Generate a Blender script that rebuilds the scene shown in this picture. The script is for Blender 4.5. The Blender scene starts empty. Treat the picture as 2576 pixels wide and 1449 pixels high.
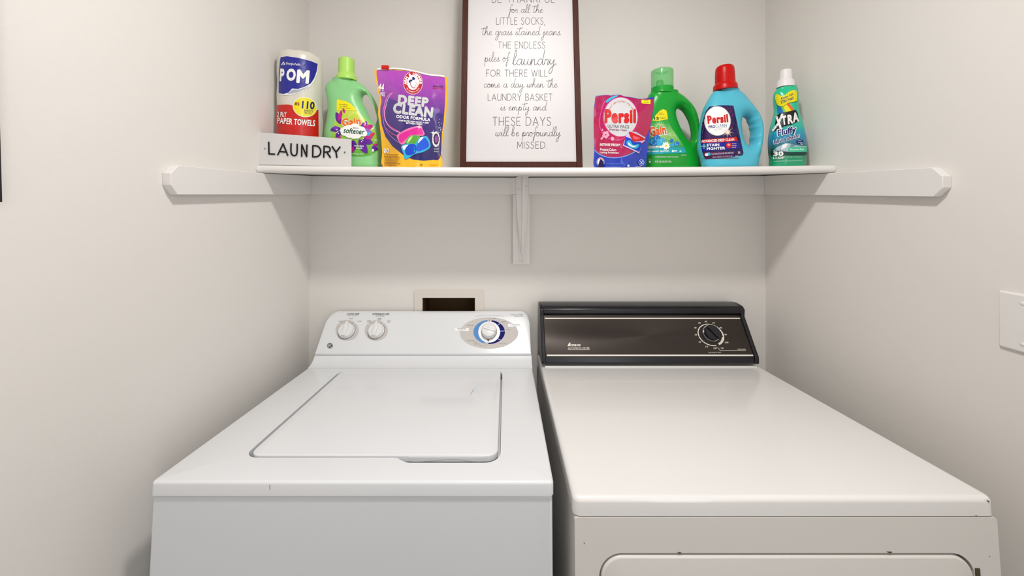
import bpy, bmesh, math, random
import numpy as np
from mathutils import Vector, Matrix, noise
from mathutils.geometry import delaunay_2d_cdt
from mathutils.bvhtree import BVHTree
random.seed(4)
PI = math.pi
# ------------------------------------------------------------------ camera
F, CX, HY, CZ, CY = 920.0, 1272.0, 515.0, 1.40, -1.29   # focal px, vanishing point, camera height, camera y (back wall y=0)
sc = bpy.context.scene
C = sc.collection
cd = bpy.data.cameras.new('camera'); cam = bpy.data.objects.new('camera', cd); C.objects.link(cam)
cam.location = (0, CY, CZ); cam.rotation_euler = (PI/2, 0, 0)
cd.sensor_width = 36; cd.lens = F/2576*36
cd.shift_x = (1288-CX)/2576; cd.shift_y = -(724.5-HY)/2576; cd.clip_start = .02
sc.camera = cam
# ------------------------------------------------------------------ light
sc.view_settings.view_transform = 'Standard'; sc.view_settings.look = 'None'
sc.view_settings.gamma = 1; sc.view_settings.use_curve_mapping = False
sc.view_settings.exposure = 0.0
wd = bpy.data.worlds.new('world'); sc.world = wd; wd.use_nodes = True
wd.node_tree.nodes['Background'].inputs[0].default_value = (.8, .85, .9, 1)
wd.node_tree.nodes['Background'].inputs[1].default_value = .3
def area(name, loc, target, sx, sy, power, col, disk=False):
    l = bpy.data.lights.new(name, 'AREA'); l.energy = power; l.color = col
    l.shape = 'ELLIPSE' if disk else 'RECTANGLE'; l.size = sx; l.size_y = sy
    o = bpy.data.objects.new(name, l); C.objects.link(o); o.location = loc
    o.rotation_euler = (Vector(target)-Vector(loc)).to_track_quat('-Z', 'Y').to_euler(); return o
area('ceiling_lamp_light', (.10, -.95, 2.36), (.10, -.95, 0), .14, .14, 14.0, (1, .975, .94), True)
area('doorway_daylight', (.88, -2.15, 1.25), (-.7, -1.3, 1.1), .85, 1.9, 14.5, (.95, .97, 1.0))
area('rear_fill', (.1, -2.75, 1.5), (.1, 0, 1.1), 1.3, 1.4, 2.0, (.97, .98, 1.0))  # added fill to raise the ambient level; the rear wall has no opening

# ------------------------------------------------------------------ helpers
def lin(c):
    c = c/255.0
    return c/12.92 if c <= .04045 else ((c+.055)/1.055)**2.4
MATS = {}
def mat(name, rgb, rough=.5, metal=0, bump=0, bscale=60, var=0, spec=.5, coat=0, trans=0, aniso=0, alpha=0, sub=0):
    if name in MATS: return MATS[name]
    m = bpy.data.materials.new(name); m.use_nodes = True; nt = m.node_tree; b = nt.nodes['Principled BSDF']
    col = (*[lin(v) for v in rgb], 1)
    b.inputs['Base Color'].default_value = col; b.inputs['Roughness'].default_value = rough
    b.inputs['Metallic'].default_value = metal; b.inputs['Specular IOR Level'].default_value = spec
    b.inputs['Coat Weight'].default_value = coat; b.inputs['Transmission Weight'].default_value = trans
    b.inputs['Anisotropic'].default_value = aniso
    if sub: b.inputs['Subsurface Weight'].default_value = sub; b.inputs['Subsurface Scale'].default_value = .01
    tc = nt.nodes.new('ShaderNodeTexCoord')
    nz = nt.nodes.new('ShaderNodeTexNoise'); nz.inputs['Scale'].default_value = bscale; nz.inputs['Detail'].default_value = 4
    nt.links.new(tc.outputs['Object'], nz.inputs['Vector'])
    if var:
        mx = nt.nodes.new('ShaderNodeMixRGB'); mx.inputs[1].default_value = col
        mx.inputs[2].default_value = (*[v*(1-var) for v in col[:3]], 1)
        nt.links.new(nz.outputs['Fac'], mx.inputs[0]); nt.links.new(mx.outputs[0], b.inputs['Base Color'])
    if bump:
        bp = nt.nodes.new('ShaderNodeBump'); bp.inputs['Strength'].default_value = bump; bp.inputs['Distance'].default_value = .004
        nt.links.new(nz.outputs['Fac'], bp.inputs['Height']); nt.links.new(bp.outputs[0], b.inputs['Normal'])
    if alpha:
        out = nt.nodes['Material Output']; tr = nt.nodes.new('ShaderNodeBsdfTransparent'); ms = nt.nodes.new('ShaderNodeMixShader')
        tr.inputs[0].default_value = (*[min(1, v*.3+.7) for v in col[:3]], 1)
        ms.inputs[0].default_value = alpha
        nt.links.new(tr.outputs[0], ms.inputs[1]); nt.links.new(b.outputs[0], ms.inputs[2]); nt.links.new(ms.outputs[0], out.inputs[0])
    MATS[name] = m; return m
def ramp_mat(name, stops, z0, z1, rough=.3, bump=.0, bscale=40, spec=.5, axis=2, coat=0):
    """printed colour that changes over the height of the package (world z0..z1)"""
    m = mat(name, (128, 128, 128), rough, bump=bump, bscale=bscale, spec=spec, coat=coat); nt = m.node_tree
    g = nt.nodes.new('ShaderNodeNewGeometry'); s = nt.nodes.new('ShaderNodeSeparateXYZ'); mr = nt.nodes.new('ShaderNodeMapRange')
    r = nt.nodes.new('ShaderNodeValToRGB'); nt.links.new(g.outputs['Position'], s.inputs[0]); nt.links.new(s.outputs[axis], mr.inputs[0])
    mr.inputs[1].default_value = z0; mr.inputs[2].default_value = z1
    nt.links.new(mr.outputs[0], r.inputs[0])
    el = r.color_ramp.elements
    while len(el) < len(stops): el.new(.5)
    for e, (p, c) in zip(el, stops): e.position = p; e.color = (*[lin(v) for v in c], 1)
    nt.links.new(r.outputs[0], nt.nodes['Principled BSDF'].inputs['Base Color']); return m
def W(px, py, D): return Vector(((px-CX)*D/F, D+CY, CZ+(HY-py)*D/F))
def zz(py, D): return CZ+(HY-py)*D/F
def xx(px, D): return (px-CX)*D/F
def thing(name, label, cat, loc=(0, 0, 0), group=None):
    o = bpy.data.objects.new(name, None); C.objects.link(o); o.location = loc; o.empty_display_size = .05
    o['label'] = label; o['category'] = cat
    if group: o['group'] = group
    return o
def mk(name, V, Fc, mats, parent=None, fm=None, smooth=True, ang=40, world=True, kind=None, bevel=0, seg=3, label=None):
    me = bpy.data.meshes.new(name)
    if parent is not None and world:
        l = parent.location; V = [(v[0]-l[0], v[1]-l[1], v[2]-l[2]) for v in V]
    me.from_pydata([tuple(v) for v in V], [], Fc)
    for m in (mats if isinstance(mats, (list, tuple)) else [mats]): me.materials.append(m)
    if fm: me.polygons.foreach_set('material_index', fm)
    me.validate(); me.update()
    if smooth:
        me.polygons.foreach_set('use_smooth', [True]*len(me.polygons)); me.set_sharp_from_angle(angle=math.radians(ang))
    o = bpy.data.objects.new(name, me); C.objects.link(o)
    if parent is not None: o.parent = parent
    if kind: o['kind'] = kind
    if label: o['label'] = label
    if bevel:
        b = o.modifiers.new('b', 'BEVEL'); b.width = bevel; b.segments = seg; b.limit_method = 'ANGLE'; b.angle_limit = .6
    return o
def tag(o, label, cat, group=None):
    o['label'] = label; o['category'] = cat
    if group: o['group'] = group
    return o
def box(x0, x1, y0, y1, z0, z1):
    V = [(x0, y0, z0), (x1, y0, z0), (x1, y1, z0), (x0, y1, z0), (x0, y0, z1), (x1, y0, z1), (x1, y1, z1), (x0, y1, z1)]
    return V, [(3, 2, 1, 0), (4, 5, 6, 7), (0, 1, 5, 4), (1, 2, 6, 5), (2, 3, 7, 6), (3, 0, 4, 7)]
def join(*parts):
    V = []; Fc = []
    for v, f in parts:
        n = len(V); V += list(v); Fc += [tuple(i+n for i in q) for q in f]
    return V, Fc
def prism(pts, fn, a, b):
    """polygon pts extruded from a to b; fn(p, t) gives the 3D point"""
    n = len(pts); V = [fn(p, a) for p in pts]+[fn(p, b) for p in pts]
    Fc = [tuple(range(n))[::-1], tuple(range(n, 2*n))]+[(i, (i+1) % n, n+(i+1) % n, n+i) for i in range(n)]
    return V, Fc
def fix(V, Fc):
    bm = bmesh.new(); vs = [bm.verts.new(v) for v in V]
    for f in Fc:
        try: bm.faces.new([vs[i] for i in f])
        except ValueError: pass
    bmesh.ops.recalc_face_normals(bm, faces=bm.faces)
    bm.verts.index_update()
    V = [tuple(v.co) for v in bm.verts]; Fc = [tuple(v.index for v in f.verts) for f in bm.faces]; bm.free(); return V, Fc
def lathe(prof, Mx, seg=40, cap=True, sx=1, sy=1):
    """profile (r, h) about local z, placed with matrix Mx"""
    V = []; Fc = []; n = len(prof)
    for i in range(seg):
        a = 2*PI*i/seg
        for r, h in prof: V.append(Mx @ Vector((r*math.cos(a)*sx, r*math.sin(a)*sy, h)))
    for i in range(seg):
        j = (i+1) % seg
        for k in range(n-1): Fc.append((i*n+k, j*n+k, j*n+k+1, i*n+k+1))
    if cap:
        if prof[0][0] > 1e-6: Fc.append(tuple(i*n for i in range(seg))[::-1])
        if prof[-1][0] > 1e-6: Fc.append(tuple(i*n+n-1 for i in range(seg)))
    return V, Fc
def catmull(P, n=6, closed=False):
    P = [tuple(p) for p in P]; N = len(P)
    if N < 3: return P
    out = []
    for i in range(N if closed else N-1):
        p = [P[(i+k) % N] if closed else P[min(max(i+k, 0), N-1)] for k in (-1, 0, 1, 2)]
        for s in range(n):
            t = s/n
            out.append(tuple(.5*((2*p[1][d])+(-p[0][d]+p[2][d])*t+(2*p[0][d]-5*p[1][d]+4*p[2][d]-p[3][d])*t*t+(-p[0][d]+3*p[1][d]-3*p[2][d]+p[3][d])*t**3) for d in (0, 1)))
    if not closed: out.append(P[-1])
    return out
def rrect(x0, x1, y0, y1, r, n=8, radii=None):
    out = []; rr = radii or (r, r, r, r)
    for (cx, cy, a), q in zip(((x1, y1, 0), (x0, y1, 90), (x0, y0, 180), (x1, y0, 270)), rr):
        sx = -1 if cx == x1 else 1; sy = -1 if cy == y1 else 1
        for k in range(n+1):
            t = math.radians(a+90*k/n); out.append((cx+sx*q+q*math.cos(t), cy+sy*q+q*math.sin(t)))
    return out
def inpoly(P, poly):
    x, y = P[:, 0], P[:, 1]; ins = np.zeros(len(P), bool); n = len(poly); j = n-1
    for i in range(n):
        xi, yi = poly[i]; xj, yj = poly[j]
        if yi != yj:
            c = ((yi > y) != (yj > y)) & (x < (xj-xi)*(y-yi)/(yj-yi)+xi); ins ^= c
        j = i
    return ins
def segdist(P, S):
    d = np.full(len(P), 1e9)
    for a, b in S:
        a = np.array(a); ab = np.array(b)-a; L = (ab**2).sum()
        if L < 1e-16: continue
        t = np.clip(((P-a)@ab)/L, 0, 1); d = np.minimum(d, np.sqrt((((a+t[:, None]*ab)-P)**2).sum(1)))
    return d
def cdt(rings, extra, keep):
    vs = []; ed = []
    for R in rings:
        n0 = len(vs); vs += [Vector(p) for p in R]; ed += [(n0+i, n0+(i+1) % len(R)) for i in range(len(R))]
    vs += [Vector(p) for p in extra]
    v, e, f, *_ = delaunay_2d_cdt(vs, ed, [], 0, 1e-7)
    P = np.array([tuple(q) for q in v]); cen = np.array([P[list(t)].mean(0) for t in f]); k = keep(cen)
    out = []
    for t, q in zip(f, k):
        if q:
            a, b, c = P[t[0]], P[t[1]], P[t[2]]
            if (b[0]-a[0])*(c[1]-a[1])-(b[1]-a[1])*(c[0]-a[0]) < 0: t = list(t)[::-1]
            out.append(tuple(t))
    return P, out
# ---- lettering ------------------------------------------------------
TC = {}
def glyphs(s, bold=0.0, shear=0.0):
    key = (s, bold, shear)
    if key in TC: return TC[key]
    c = bpy.data.curves.new('t', 'FONT'); c.body = s; c.size = 1; c.shear = shear; c.resolution_u = 3; c.space_character = 1+bold*1.6
    c.fill_mode = 'FRONT'; o = bpy.data.objects.new('t', c); C.objects.link(o)
    dg = bpy.context.evaluated_depsgraph_get(); e = o.evaluated_get(dg); me = e.to_mesh()
    P = np.array([v.co[:2] for v in me.vertices]) if len(me.vertices) else np.zeros((0, 2)); fs = [tuple(p.vertices) for p in me.polygons]
    e.to_mesh_clear(); bpy.data.objects.remove(o); bpy.data.curves.remove(c)
    pc = [0]*len(P)
    if bold and len(P):       # heavier weight: a stroke of width 2*bold along every outline
        cnt = {}; V = [tuple(p) for p in P]; w = bold*.72
        for f in fs:
            for i in range(len(f)): a, b = f[i], f[(i+1) % len(f)]; k = (min(a, b), max(a, b)); cnt[k] = cnt.get(k, 0)+1
        seen = set(); pid = 0
        for (a, b), n in cnt.items():
            if n != 1: continue
            A, B = P[a], P[b]; d = B-A; l = math.hypot(*d)
            if l < 1e-5: continue
            pid += 1; nx, ny = -d[1]/l*w, d[0]/l*w; k = len(V)
            V += [(A[0]+nx, A[1]+ny), (A[0]-nx, A[1]-ny), (B[0]-nx, B[1]-ny), (B[0]+nx, B[1]+ny)]; fs.append((k, k+1, k+2, k+3)); pc += [pid]*4
            for q in (a, b):
                if q in seen: continue
                seen.add(q); pid += 1; k = len(V); V += [(P[q][0]+w*math.cos(t*PI/3), P[q][1]+w*math.sin(t*PI/3)) for t in range(6)]; fs.append(tuple(range(k, k+6))); pc += [pid]*6
        P = np.array(V)
    TC[key] = (P, fs, pc); return TC[key]
def arc(cx, cy, rx, ry, a0, a1, n=12):
    return [(cx+rx*math.cos(math.radians(a0+(a1-a0)*k/n)), cy+ry*math.sin(math.radians(a0+(a1-a0)*k/n))) for k in range(n+1)]
UP = {'A': (.74, [[(0, 0), (.37, 1), (.74, 0)], [(.12, .33), (.62, .33)]]),
 'B': (.55, [[(0, 0), (0, 1), (.25, 1)]+arc(.27, .76, .24, .24, 90, -90)+[(0, .52)], [(.27, .52)]+arc(.29, .26, .26, .26, 90, -90)+[(0, 0)]]),
 'D': (.68, [[(0, 0), (0, 1), (.2, 1)]+arc(.2, .5, .48, .5, 90, -90)+[(0, 0)]]),
 'C': (.66, [arc(.45, .5, .42, .5, 55, 305, 16)]),
 'E': (.5, [[(.5, 1), (0, 1), (0, 0), (.5, 0)], [(0, .53), (.42, .53)]]),
 'F': (.48, [[(.5, 1), (0, 1), (0, 0)], [(0, .5), (.4, .5)]]),
 'H': (.64, [[(0, 0), (0, 1)], [(.64, 0), (.64, 1)], [(0, .5), (.64, .5)]]),
 'I': (.0, [[(0, 0), (0, 1)]]),
 'K': (.58, [[(0, 0), (0, 1)], [(.55, 1), (0, .42)], [(.18, .6), (.6, 0)]]),
 'L': (.46, [[(0, 1), (0, 0), (.46, 0)]]),
 'M': (.8, [[(0, 0), (.05, 1), (.4, .25), (.75, 1), (.8, 0)]]),
 'N': (.66, [[(0, 0), (0, 1), (.66, 0), (.66, 1)]]),
 'O': (.84, [arc(.42, .5, .42, .5, 0, 360, 24)]),
 'R': (.58, [[(0, 0), (0, 1), (.26, 1)]+arc(.28, .74, .25, .26, 90, -90)+[(0, .48)], [(.25, .48), (.58, 0)]]),
 'S': (.5, [catmull([(.48, .86), (.36, .98), (.18, .98), (.05, .84), (.08, .66), (.28, .52), (.45, .38), (.5, .2), (.38, .03), (.16, .0), (.0, .14)], 4)]),
 'T': (.6, [[(0, 1), (.6, 1)], [(.3, 1), (.3, 0)]]),
 'U': (.62, [[(0, 1), (0, .35)]+arc(.31, .33, .31, .33, 180, 360)+[(.62, 1)]]),
 'W': (.98, [[(0, 1), (.24, 0), (.49, .9), (.74, 0), (.98, 1)]]),
 'Y': (.66, [[(0, 1), (.33, .48), (.66, 1)], [(.33, .48), (.33, 0)]]),
 ',': (.05, [[(.05, .04), (-.03, -.2)]]), '.': (.03, [[(0, 0), (.04, .03)]]), ' ': (.25, [])}
SR = {'a': (.86, [[(.78, .8), (.5, 1), (.2, .75), (.1, .3), (.28, .0), (.55, .25), (.8, .95)], [(.8, .95), (.68, .35), (.78, .02), (1.0, .25)]]),
 'b': (.82, [[(0, .2), (.4, 1.2), (.58, 2.1), (.45, 2.4), (.26, 1.8), (.14, .7), (.22, .08), (.5, .1), (.68, .55), (.5, .92), (.3, .7)]]),
 'c': (.62, [[(.62, .75), (.48, 1), (.2, .8), (.08, .3), (.28, .0), (.7, .3)]]),
 'd': (.88, [[(.74, .8), (.48, 1), (.18, .72), (.1, .28), (.28, .0), (.55, .25), (.78, .95)], [(1.02, 2.4), (.85, 1.4), (.7, .4), (.78, .02), (1.0, .25)]]),
 'e': (.62, [[(.08, .4), (.42, .6), (.52, .88), (.36, 1), (.14, .7), (.1, .25), (.3, .0), (.7, .3)]]),
 'f': (.55, [[(.85, 2.0), (.72, 2.4), (.52, 1.9), (.36, .8), (.2, -.6), (.08, -1.2), (.0, -1.0), (.15, -.2), (.6, .6)], [(.1, .8), (.75, 1.0)]]),
 'g': (.85, [[(.78, .8), (.5, 1), (.2, .75), (.1, .3), (.28, .0), (.55, .25), (.8, .95)], [(.8, .95), (.66, -.2), (.5, -1.0), (.25, -1.35), (.08, -1.05), (.35, -.5), (1.0, .25)]]),
 'h': (.85, [[(0, .2), (.45, 1.3), (.62, 2.15), (.48, 2.4), (.3, 1.6), (.08, 0)], [(.12, .3), (.38, .85), (.6, .95), (.62, .5), (.66, .05), (.95, .25)]]),
 'i': (.45, [[(0, .2), (.28, .95), (.2, .3), (.28, .0), (.55, .25)], [(.38, 1.5), (.4, 1.56)]]),
 'j': (.45, [[(0, .2), (.3, .95), (.18, -.2), (.0, -1.0), (-.22, -1.35), (-.38, -1.05), (-.1, -.5), (.5, .25)], [(.4, 1.5), (.42, 1.56)]]),
 'l': (.45, [[(0, .2), (.42, 1.2), (.6, 2.1), (.47, 2.4), (.28, 1.6), (.14, .5), (.24, .0), (.55, .25)]]),
 'm': (1.2, [[(0, .2), (.2, .95), (.15, .5), (.08, 0), (.35, .85), (.5, .92), (.48, .4), (.42, .0), (.7, .85), (.86, .92), (.86, .4), (.92, .02), (1.3, .25)]]),
 'n': (.85, [[(0, .2), (.2, .95), (.15, .5), (.08, 0), (.38, .85), (.56, .92), (.56, .4), (.62, .02), (.95, .25)]]),
 'o': (.68, [[(.5, .92), (.25, .95), (.08, .5), (.2, .02), (.48, .1), (.58, .6), (.4, .98), (.3, .8), (.8, .7)]]),
 'p': (.8, [[(0, .2), (.25, 1.0), (.1, -.2), (-.05, -1.2)], [(.1, .1), (.35, .85), (.6, .85), (.62, .35), (.4, .0), (.2, .15), (.8, .2)]]),
 'r': (.55, [[(0, .2), (.2, .95), (.28, .8), (.55, .8), (.45, .35), (.42, .02), (.65, .25)]]),
 's': (.5, [[(0, .2), (.38, 1.0), (.36, .65), (.48, .25), (.3, .0), (.08, .12)], [(.3, .0), (.6, .25)]]),
 't': (.5, [[(.5, 2.1), (.32, 1.2), (.18, .4), (.26, .0), (.55, .25)], [(-.15, 1.75), (.35, 1.72), (1.0, 1.95)]]),
 'u': (.85, [[(0, .2), (.2, .95), (.1, .3), (.25, .0), (.5, .3), (.68, .95)], [(.68, .95), (.58, .3), (.68, .02), (.95, .25)]]),
 'w': (1.0, [[(0, .2), (.2, .95), (.1, .3), (.25, .0), (.45, .3), (.58, .9), (.5, .3), (.62, .0), (.85, .4), (.9, .95), (1.1, .8)]]),
 'y': (.8, [[(0, .2), (.2, .95), (.12, .4), (.28, .15), (.5, .4), (.7, .95)], [(.7, .95), (.56, -.2), (.38, -1.0), (.15, -1.35), (.0, -1.05), (.25, -.5), (.95, .25)]]),
 '.': (.2, [[(.1, .0), (.14, .05)]]), ' ': (.55, [])}
def strokes(s, font, gap):
    x = 0; out = []
    for ch in s:
        w, st = font[ch]
        for p in st:
            q = catmull(p, 5) if font is SR else p
            out.append([(x+a, b) for a, b in q])
        x += w+gap
    return out, x-gap
def ribbon(P, w):
    V = []; Fc = []; n = len(P); L = []
    for i, p in enumerate(P):
        a = P[max(i-1, 0)]; b = P[min(i+1, n-1)]; dx, dy = b[0]-a[0], b[1]-a[1]; l = math.hypot(dx, dy) or 1
        t1 = (p[0]-a[0], p[1]-a[1]); t2 = (b[0]-p[0], b[1]-p[1]); l1 = math.hypot(*t1) or 1; l2 = math.hypot(*t2) or 1
        cs = (t1[0]*t2[0]+t1[1]*t2[1])/l1/l2 if 0 < i < n-1 else 1
        L.append(cs)
    segs = []
    for i in range(n-1):
        a, b = P[i], P[i+1]; dx, dy = b[0]-a[0], b[1]-a[1]; l = math.hypot(dx, dy)
        if l < 1e-9: continue
        nx, ny = -dy/l*w/2, dx/l*w/2; k = len(V)
        V += [(a[0]+nx, a[1]+ny), (a[0]-nx, a[1]-ny), (b[0]-nx, b[1]-ny), (b[0]+nx, b[1]+ny)]; Fc.append((k, k+1, k+2, k+3))
    for i, p in enumerate(P):
        if 0 < i < n-1 and L[i] > .97: continue
        k = len(V); V += [(p[0]+w/2*math.cos(a*PI/4), p[1]+w/2*math.sin(a*PI/4)) for a in range(8)]; Fc.append(tuple(range(k, k+8)))
    return V, Fc
class Decal:
    """printed artwork as real geometry laid on a surface; z = (x0, y0, scale) of the measuring grid"""
    def __init__(s, z=(0, 0, 1), mapper=None, cell=6, step=.00007, eps=.0003):
        s.z = z; s.m = mapper; s.cell = cell; s.L = []; s.k = 0; s.u = 0; s.step = step; s.eps = eps
    def q(s, P): return [(s.z[0]+p[0]/s.z[2], s.z[1]+p[1]/s.z[2]) for p in P]
    def add(s, P, Fc, m, same=False, pc=None):
        """each call is one layer; overlapping pieces of one layer lie a few microns apart"""
        if not same: s.k += 1
        s.u += 1; P = list(P)
        pc = [0]*len(P) if pc is None else pc
        lv = [((s.u+i) % 24)*2.6e-6*s.step/7e-5 for i in pc]; s.u += max(pc, default=0)
        s.L.append((s.q(P), Fc, m, s.k, lv))
    def poly(s, P, m, sm=False, same=False):
        if sm: P = catmull(P, 6, True)
        P = [tuple(p) for p in P]; s.add(P, [tuple(range(len(P)))], m, same)
    def ell(s, cx, cy, rx, ry, m, rot=0, same=False, n=36):
        c, d = math.cos(math.radians(rot)), math.sin(math.radians(rot))
        s.poly([(cx+rx*math.cos(a)*c-ry*math.sin(a)*d, cy+rx*math.cos(a)*d+ry*math.sin(a)*c) for a in [2*PI*k/n for k in range(n)]], m, same=same)
    def ring(s, cx, cy, rx, ry, w, m, a0=0, a1=360, n=48, same=False, w1=None):
        V = []; Fc = []
        for k in range(n+1):
            t = k/n; a = math.radians(a0+(a1-a0)*t)
            V += [(cx+rx*math.cos(a), cy+ry*math.sin(a)), (cx+(rx-w)*math.cos(a), cy+(ry-(w1 if w1 is not None else w))*math.sin(a))]
        for k in range(n): Fc.append((2*k, 2*k+1, 2*k+3, 2*k+2))
        s.add(V, Fc, m, same)
    def stroke(s, P, w, m, sm=True, same=False):
        V, Fc = ribbon(catmull(P, 6) if sm else P, w); pc = [0]*len(V)
        for i, f in enumerate(Fc):
            for v in f: pc[v] = i
        s.add(V, Fc, m, same, pc)
    def text(s, t, cx, cy, w, h, m, rot=0, bold=0.0, shear=0.0, same=False, warp=None, out=None):
        if out: s.text(t, cx, cy, w+out[1], h+out[1], out[0], rot, bold+out[2], shear, same, warp)
        P, Fc, pc = glyphs(t, bold, shear)
        if len(P) == 0: return
        lo, hi = P.min(0), P.max(0); Q = (P-(lo+hi)/2)/(hi-lo); Q[:, 0] *= w; Q[:, 1] *= -h
        if warp: Q = np.array([warp(a, b) for a, b in Q])
        c, d = math.cos(math.radians(rot)), math.sin(math.radians(rot))
        s.add([(cx+a*c-b*d, cy+a*d+b*c) for a, b in Q], Fc, m, same, pc)
    def arctext(s, t, cx, cy, rx, ry, a0, a1, h, m, bold=0, inward=False):
        n = len(t); s.k += 1
        for i, ch in enumerate(t):
            if ch == ' ': continue
            a = math.radians(a0+(a1-a0)*(i+.5)/n); P, Fc, pc = glyphs(ch, bold)
            lo, hi = P.min(0), P.max(0); sc_ = h/.73
            Q = [((p[0]-(lo[0]+hi[0])/2)*sc_, -(p[1]-.365)*sc_) for p in P]
            r = a+PI/2 if not inward else a-PI/2; c, d = math.cos(r), math.sin(r)
            x, y = cx+rx*math.cos(a), cy+ry*math.sin(a)
            s.add([(x+u*c-v*d, y+u*d+v*c) for u, v in Q], Fc, m, True, pc)
    def lines(s, x0, x1, y0, y1, n, m, fill=.5, ragged=.25):
        """rows of tiny print too small to read"""
        s.k += 1
        for i in range(n):
            y = y0+(y1-y0)*i/max(n-1, 1); x = x0; xe = x1-(x1-x0)*ragged*random.random(); h = abs(y1-y0)/max(n, 2)*fill
            while x < xe:
                w = random.uniform(.5, 2.2)*h*1.6; s.add([(x, y), (min(x+w, xe), y), (min(x+w, xe), y+h), (x, y+h)], [(0, 1, 2, 3)], m, True); x += w+h*.5
    def build(s, name, parent, world=True, label=None):
        AV = []; AF = []; AM = []; mats = []
        for P, Fc, m, k, lv in s.L:
            if m not in mats: mats.append(m)
            bm = bmesh.new(); vs = [bm.verts.new((p[0], p[1], l*1e3)) for p, l in zip(P, lv)]
            for f in Fc:
                try: bm.faces.new([vs[i] for i in f])
                except ValueError: pass
            ng = [f for f in bm.faces if len(f.verts) > 4]
            if ng: bmesh.ops.triangulate(bm, faces=ng)
            if s.cell:
                for ax in (0, 1):
                    if not bm.verts: break
                    lo = min(v.co[ax] for v in bm.verts); hi = max(v.co[ax] for v in bm.verts)
                    g = math.ceil(lo/s.cell)*s.cell
                    while g < hi:
                        no = [0, 0, 0]; no[ax] = 1; co = [0, 0, 0]; co[ax] = g
                        bmesh.ops.bisect_plane(bm, geom=bm.verts[:]+bm.edges[:]+bm.faces[:], plane_co=co, plane_no=no); g += s.cell
            bm.verts.index_update()
            if len(bm.verts) == 0: bm.free(); continue
            Q = np.array([v.co[:2] for v in bm.verts]); X = s.m(Q, s.eps+s.step*k+np.array([v.co[2]*1e-3 for v in bm.verts])); n0 = len(AV)
            AV += [tuple(v) for v in X]
            for f in bm.faces:
                t = [v.index+n0 for v in f.verts]
                a, b, c = (np.array(AV[t[i]]) for i in (0, 1, 2)); nn = np.cross(b-a, c-a)
                if world and nn[1] > 0: t = t[::-1]
                AF.append(tuple(t)); AM.append(mats.index(m))
            bm.free()
        return mk(name, AV, AF, mats, parent, fm=AM, smooth=True, world=world, ang=180, label=label)

# ------------------------------------------------------------------ base materials
wallm = mat('wall_paint', (230, 226, 221), .75, bump=.06, bscale=220, var=.03)
ceilm = mat('ceiling_paint', (235, 233, 231), .85, bump=.1, bscale=150)
floorm = mat('floor_vinyl', (84, 72, 62), .5, bump=.1, bscale=40, var=.2)
trim = mat('trim_gloss_paint', (232, 229, 226), .38, bump=.08, bscale=90, var=.02)
enw = mat('cool_white_enamel', (229, 231, 234), .22, bump=.015, bscale=30, coat=.3)
enb = mat('body_white_enamel', (222, 225, 228), .3, bump=.03, bscale=25)
end_ = mat('warm_white_enamel', (234, 232, 230), .24, bump=.02, bscale=30, coat=.3)
endb = mat('warm_body_enamel', (222, 218, 213), .32, bump=.03, bscale=25)
plw = mat('white_plastic', (232, 232, 232), .3, bump=.01)
blk = mat('black_print', (22, 22, 26), .5); gry = mat('grey_print', (120, 120, 124), .5)
whp = mat('white_print', (245, 245, 245), .35)

# ------------------------------------------------------------------ the room
XL, XR = xx(778, 1.29), xx(1926, 1.29)
T = .1; YR = -2.9; ZC = 2.44
mk('floor', *box(XL-T, XR+T, YR-T, T, -.1, 0), floorm, kind='structure', smooth=False)
mk('ceiling', *box(XL-T, XR+T, YR-T, T, ZC, ZC+.1), ceilm, kind='structure', smooth=False)
mk('wall_left', *box(XL-T, XL, YR, T, 0, ZC), wallm, kind='structure', smooth=False)
mk('wall_right', *box(XR, XR+T, YR, T, 0, ZC), wallm, kind='structure', smooth=False)
mk('wall_front', *box(XL-T, XR+T, YR-T, YR, 0, ZC), wallm, kind='structure', smooth=False)
# back wall with the opening of the laundry outlet box
hx0, hx1, hz1, hz0 = xx(1063, 1.288), xx(1195, 1.288), zz(748.5, 1.288), .93
mk('wall_back', *join(box(XL, hx0, 0, T, 0, ZC), box(hx1, XR, 0, T, 0, ZC), box(hx0, hx1, 0, T, 0, hz0), box(hx0, hx1, 0, T, hz1, ZC)), wallm, kind='structure', smooth=False)

# ------------------------------------------------------------------ shelf, cleats, bracket
def shelf_top(x, D): return 1.5036+.062*(D-1.014)+.0065*((x-.11)/.8)**2
def shelf_mesh():
    th = .0215; sec = []
    d0 = 1.014
    sec += [(1.288, 0), (d0+.012, 0)]
    for k in range(1, 8):
        a = math.radians(90-180*k/8*1.0); sec.append((d0+.010-.010*math.cos(math.radians(-90+180*k/8)) if False else d0+.010-.010*math.sin(math.radians(180*k/8)), -th/2+th/2*math.cos(math.radians(180*k/8))))
    sec += [(d0+.012, -th), (1.288, -th)]
    V = []; Fc = []; n = len(sec); N = 24
    for i in range(N+1):
        x = XL+.0008+(XR-XL-.0016)*i/N
        for d, z in sec: V.append((x, d+CY, shelf_top(x, d)+z))
    for i in range(N):
        for k in range(n): a = i*n+k; b = i*n+(k+1) % n; Fc.append((a, b, b+n, a+n))
    Fc += [tuple(range(n))[::-1], tuple(range(N*n, N*n+n))]
    return fix(V, Fc)
o = mk('shelf', *shelf_mesh(), trim); tag(o, 'long white painted shelf with rounded front edge spanning wall to wall above the appliances', 'shelf')
def cleat(pts, x0, x1, label):
    o = mk('shelf_cleat', *fix(*prism(pts, lambda p, t: (t, p[0]+CY, p[1]), x0, x1)), trim, bevel=.0012, seg=2)
    tag(o, label, 'shelf support')
zb = zz(489, 1.272)
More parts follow.
